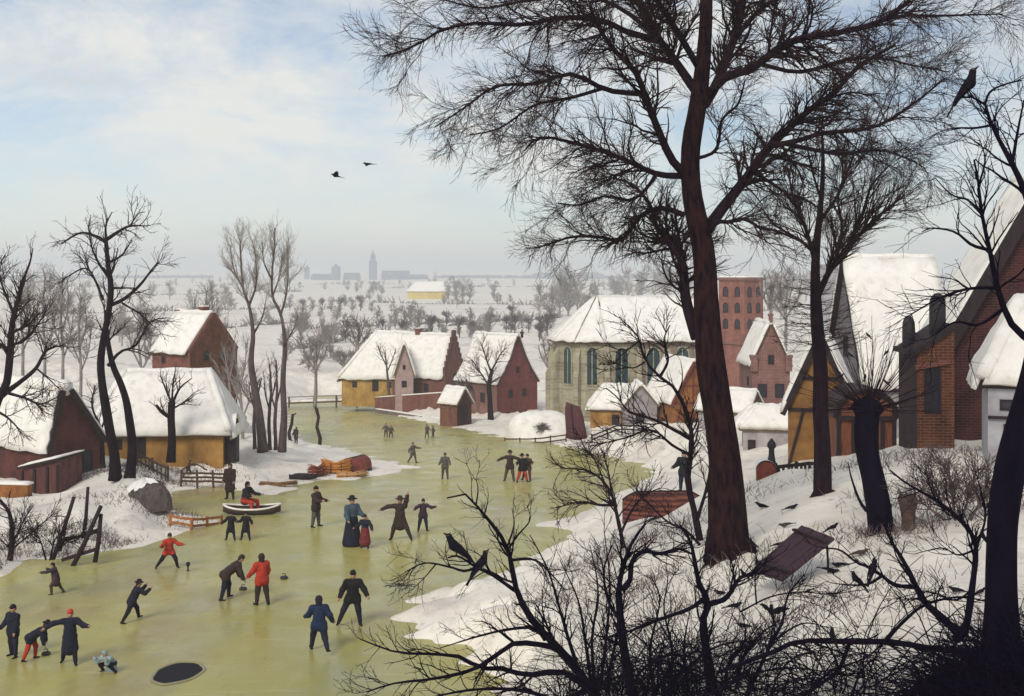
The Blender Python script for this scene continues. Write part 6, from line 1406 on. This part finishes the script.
q = atg(541, 116); root = thing('snow_rick', 'big white snow covered rick with dark straw poking out, in front of the church choir', 'haystack', tuple(q), R(0)); rr = 33/F*q[1]; hh = 23/F*q[1]
mb = MB(); g2 = []
for i in range(13):
    for j in range(28):
        t = i/12; a = 2*math.pi*j/28; r_ = rr*math.cos(t*1.55)**.8*(1+.10*math.sin(2*a+1)+.06*math.sin(5*a+6*t)); x, y, z = r_*math.cos(a), r_*math.sin(a)*.9, hh*math.sin(t*1.57)*(1+.12*math.sin(2*a+.6)*(1-t))-.4*(i == 0)
        dx = (x-.1)/(rr*.30); dzz = (z-hh*.42)/(hh*.26); k = max(0, 1-dx*dx-dzz*dzz)**2*.35 if y < 0 else 0
        g2.append((x, y+k*rr*.55, z))
mb.add(g2, [(i*28+j, i*28+(j+1)%28, (i+1)*28+(j+1)%28, (i+1)*28+j) for i in range(12) for j in range(28)], 0, True); mb.build('snow_cover', SNOW, root)
tw = np.random.default_rng(8); n_ = 90; ang_ = tw.uniform(0,6.28,n_); ln = tw.uniform(.25,.7,n_)*rr*.42
c0 = np.array((.1,-rr*.70,hh*.42)); p0 = np.repeat(c0[None],n_,0)+tw.normal(0,.09,(n_,3)); dv = np.stack([np.cos(ang_), -.35-.3*tw.random(n_), np.sin(ang_)*.7],-1)
V,Fs = tube_geo(np.stack([p0, p0+dv*ln[:,None]*.5, p0+dv*ln[:,None]+np.array([0,0,-.08])],1), np.array([[.030,.024,.014]]).repeat(n_,0), 4, cap=False); mb = MB(); mb.add(V,Fs,0,True); mb.build('hay', mat('rick_hay',(.16,.14,.13),(.09,.08,.08)), root)
def trap():
    # a heavy plank door propped on a stick above scattered grain
    d = 24.0; q = P(793,582,d); q = atg(793, d); root = thing('bird_trap_board', 'purple brown plank door propped up on a stick as a bird trap in the snow', 'trap board', tuple(q)); o = q
    c = [P(752,572,d-.2), P(783,582,d-1.2), P(835,540,d-.2), P(802,527,d+1.0)]
    c = [k-o for k in c]
    zmin = min(c[0][2], c[1][2]); 
    n = np.cross(c[1]-c[0], c[3]-c[0]); n /= np.linalg.norm(n); n = n if n[2] > 0 else -n
    for i in range(5):
        a, b = i/5+.008, (i+1)/5-.008; mb = MB()
        q4 = [c[0]*(1-a)+c[1]*a, c[0]*(1-b)+c[1]*b, c[3]*(1-b)+c[2]*b, c[3]*(1-a)+c[2]*a]; j = n*rnd.uniform(-.008,.008)
        mb.prism([k+j for k in q4], n*.055); mb.build('plank', PLANK, root)
    for t in (.14,.86):
        mb = MB(); a = c[0]*(1-t)+c[3]*t; b = c[1]*(1-t)+c[2]*t; mb.bar(a+n*.085, b+n*.085, .1, .05); mb.build('batten', WOODD, root)
    s = MB(); s.tube([(c[2]*.75+c[3]*.25)-n*.01, np.array([(c[2]*.75+c[3]*.25)[0]+.02, (c[2]*.75+c[3]*.25)[1]-.1, gz(o[0]+(c[2]*.75+c[3]*.25)[0], o[1]+(c[2]*.75+c[3]*.25)[1])-o[2]-.05])], [.025,.025], 7); s.build('prop_stick', WOODD, root)
    return c
trap()
q = hit(908, 531, 20); root = thing('rotten_stump', 'short brown mushroom shaped stump right of the pollard willow', 'stump', tuple(q)); mb = MB(); mb.lathe([(.16,-.2),(.15,.3),(.19,.55),(.24,.7),(.20,.86),(.06,.92),(.01,.92)], 12); V = mb.v[0]; mb.v[0] = V*(1+.07*np.sin(V[:,:1]*31+V[:,2:]*13)); mb.build('trunk', mat('stump_bark',(.12,.075,.06),(.07,.04,.035),8,.95,.7), root); s = MB(); s.lathe([(.19,.86),(.2,.9),(.12,.99),(.01,1.01)], 12); s.build('snow_cover', SNOW, root)

# ------------------------------------------------------------------ birds
def bird(lab, p, L_, yaw, pitch, m=BIRD, pose='perch', grp='birds', spread=35, name='bird', down=None):
    root = thing(name, lab, 'bird', tuple(p), R(yaw), None)
    c, s = math.cos(R(pitch)), math.sin(R(pitch)); rot = np.array([[1,0,0],[0,c,s],[0,-s,c]])        # +y is ahead; pitch lifts the head
    q = lambda x, y, z: (np.array([x,y,z], float)@rot)*L_+np.array([0,0,(.20 if pose != 'fly' else 0)*L_])
    B = [(q(0,-.22,0),q(0,.10,.0),.075*L_,.125*L_),(q(0,.10,0),q(0,.22,.045),.12*L_,.09*L_),(q(0,.24,.06),q(0,.34,.11),.075*L_,.082*L_),(q(0,-.22,0),q(0,-.50,-.045),.06*L_,.035*L_)]
    V, Fs = surface(B, L_*.035, .05*L_); mb = MB(); mb.add(V, Fs, 0, True)
    for x in (-1,1):
        e = q(x*.07,.38,.125); mb.lathe([(.001,-.014*L_),(.014*L_,0),(.001,.014*L_)], 6, e, 1)
    mb.build('body', [m, mat('bird_eye',(.3,.25,.15),None,5,.2,0)], root)
    b = MB(); b.tube([q(0,.40,.11),q(0,.47,.095),q(0,.52,.075)], [.034*L_,.022*L_,.004*L_], 7); b.build('beak', IRON, root)
    t = MB(); t.prism([q(-.05,-.46,-.03),q(.05,-.46,-.03),q(.075,-.78,-.09),q(0,-.80,-.09),q(-.075,-.78,-.09)], q(0,0,.03)-q(0,0,0)); t.build('tail', m, root)
    for x in (-1,1):
        w_ = MB()
        if pose == 'fly':
            a = R(spread); ca, sa = math.cos(a), math.sin(a)
            out = [(.06,.16),(.30,.24),(.55,.16),(.82,-.08),(.60,-.10),(.50,-.20),(.38,-.14),(.28,-.22),(.06,-.14)]
            w_.prism([q(x*u*ca, v, u*sa+.03) for u, v in out], q(0,0,.022)-q(0,0,0))
        else:
            out = [(.16,.10),(.20,-.02),(.02,-.20),(-.34,-.44),(-.52,-.60),(-.30,-.22),(-.05,.06)]
            w_.prism([q(x*(.118-.10*max(0,-y)*.9), y, z*.35+.02) for y, z in [(.16,.18),(.20,-.05),(.02,-.26),(-.30,-.16),(-.60,-.18),(-.40,.05),(-.05,.24)]], q(x*.022,0,0)-q(0,0,0))
        w_.build('wing', m, root)
        if pose != 'fly':
            l = MB(); f = q(x*.06,-.02,-.06); g = np.array([f[0], f[1]*.6+.01*L_, -.005*L_]); l.tube([f,(f+g)/2+np.array([0,-.02*L_,0]),g], [.022*L_,.014*L_,.012*L_], 6)
            for k in (-.4,0,.4): l.tube([g, g+np.array([math.sin(k)*.09*L_, math.cos(k)*.09*L_, .0])], [.010*L_,.006*L_], 5)
            l.build('leg', IRON, root)
    return root
def perch(lab, px, py, d, Lpx, yaw, pitch, **k): return bird(lab, P(px, py, d), Lpx/F*d, yaw, pitch, **k)
perch('large black bird perched high on the thin branch at upper right', 967, 95.5, 13.75, 44, -112, 52)
perch('large black bird sitting head left on the bush branch over the ice', 457, 556, 18.35, 40, 92, 38)
perch('black bird with raised tail just right of the larger bird on the bush', 481, 570, 18.35, 32, -70, 48)
perch('slim dark bird upright on the long horizontal branch at the bottom right', 833, 641.5, 14.4, 23, 80, 66)
perch('small bird sitting upright on the leaning branch right of the plank door', 873, 573, 14.75, 24, -60, 60)
perch('small bird with its head down left of the upright bird, same low bush', 857, 584.5, 14.75, 24, 110, 40)
perch('small dark bird on the twig left of the plank door', 744, 577, 18.45, 15, 120, 35)
perch('small dark bird on the steep branch by the black edge tree', 984, 541, 14.3, 17, 60, 58)
for lab, px, py, Lp, yw, pt in (('tiny dark bird standing on snow left of the second trunk',762,509,16,70,8),('tiny dark bird standing alone high on the snow near the slender trunk',792,510,14,-95,12),('tiny brown bird pecking above the plank door',785,528,15,100,-12),('tiny dark bird close above the left side of plank door',779,547,13,-80,5),
      ('small bird pecking just right of the propped board',831,574,18,-100,-15),('small bird creeping at the right foot of the propped board',838,568,15,95,-5),('brown bird resting in the snow right of the board',861,556,18,-85,6),('dark bird on snow below the great trunk, left of the other two',720,596,15,90,5),('dark bird on snow below the board at left',735,609,17,-95,8),('small bird crouching low in the snow below the trunk',743,629,16,80,0),
      ('small bird at the foot of brambles right of the low bush',956,594,19,95,6),('tiny bird beside the black edge tree above the brambles',981,594,13,-80,20)):
    q = hit(px, py, 13, 60); bird(lab, q, Lp/F*q[1], yw, pt, BIRDB if 'brown' in lab else BIRD, name='small_bird')
q = P(833,530,23.9); bird('small dark bird perched on the top edge of the propped board', q, 15/F*24, -80, 20, name='small_bird')
q = hit(772, 632, 15, 60); bird('dark bird flapping up from the snow below the board', P(772,613,q[1]-.4), 22/F*q[1], 150, 55, pose='fly', spread=30, name='flying_bird')
bird('dark bird flying in the open sky, left of the pair', P(336,176,60), 11/F*60, 100, 8, pose='fly', spread=28, name='flying_bird'); bird('dark bird flying in the open sky, right of the pair', P(368,164,60), 11/F*60, 110, -5, pose='fly', spread=-12, name='flying_bird')
for i, (px, py, lab) in enumerate(((851,357,'left upper small bird on the pollard willow shoots'),(868,337,'topmost small bird above the pollard willow'),(887,354,'right upper small bird on the pollard willow shoots'),(841,378,'lowest left small bird on the pollard willow shoots'),(865,379,'middle low small bird among pollard willow shoots'),(886,384,'lowest right small bird on the pollard willow shoots'))):
    perch(lab, px, py, 26.9, 9, 60+67*i, 30, name='small_bird')
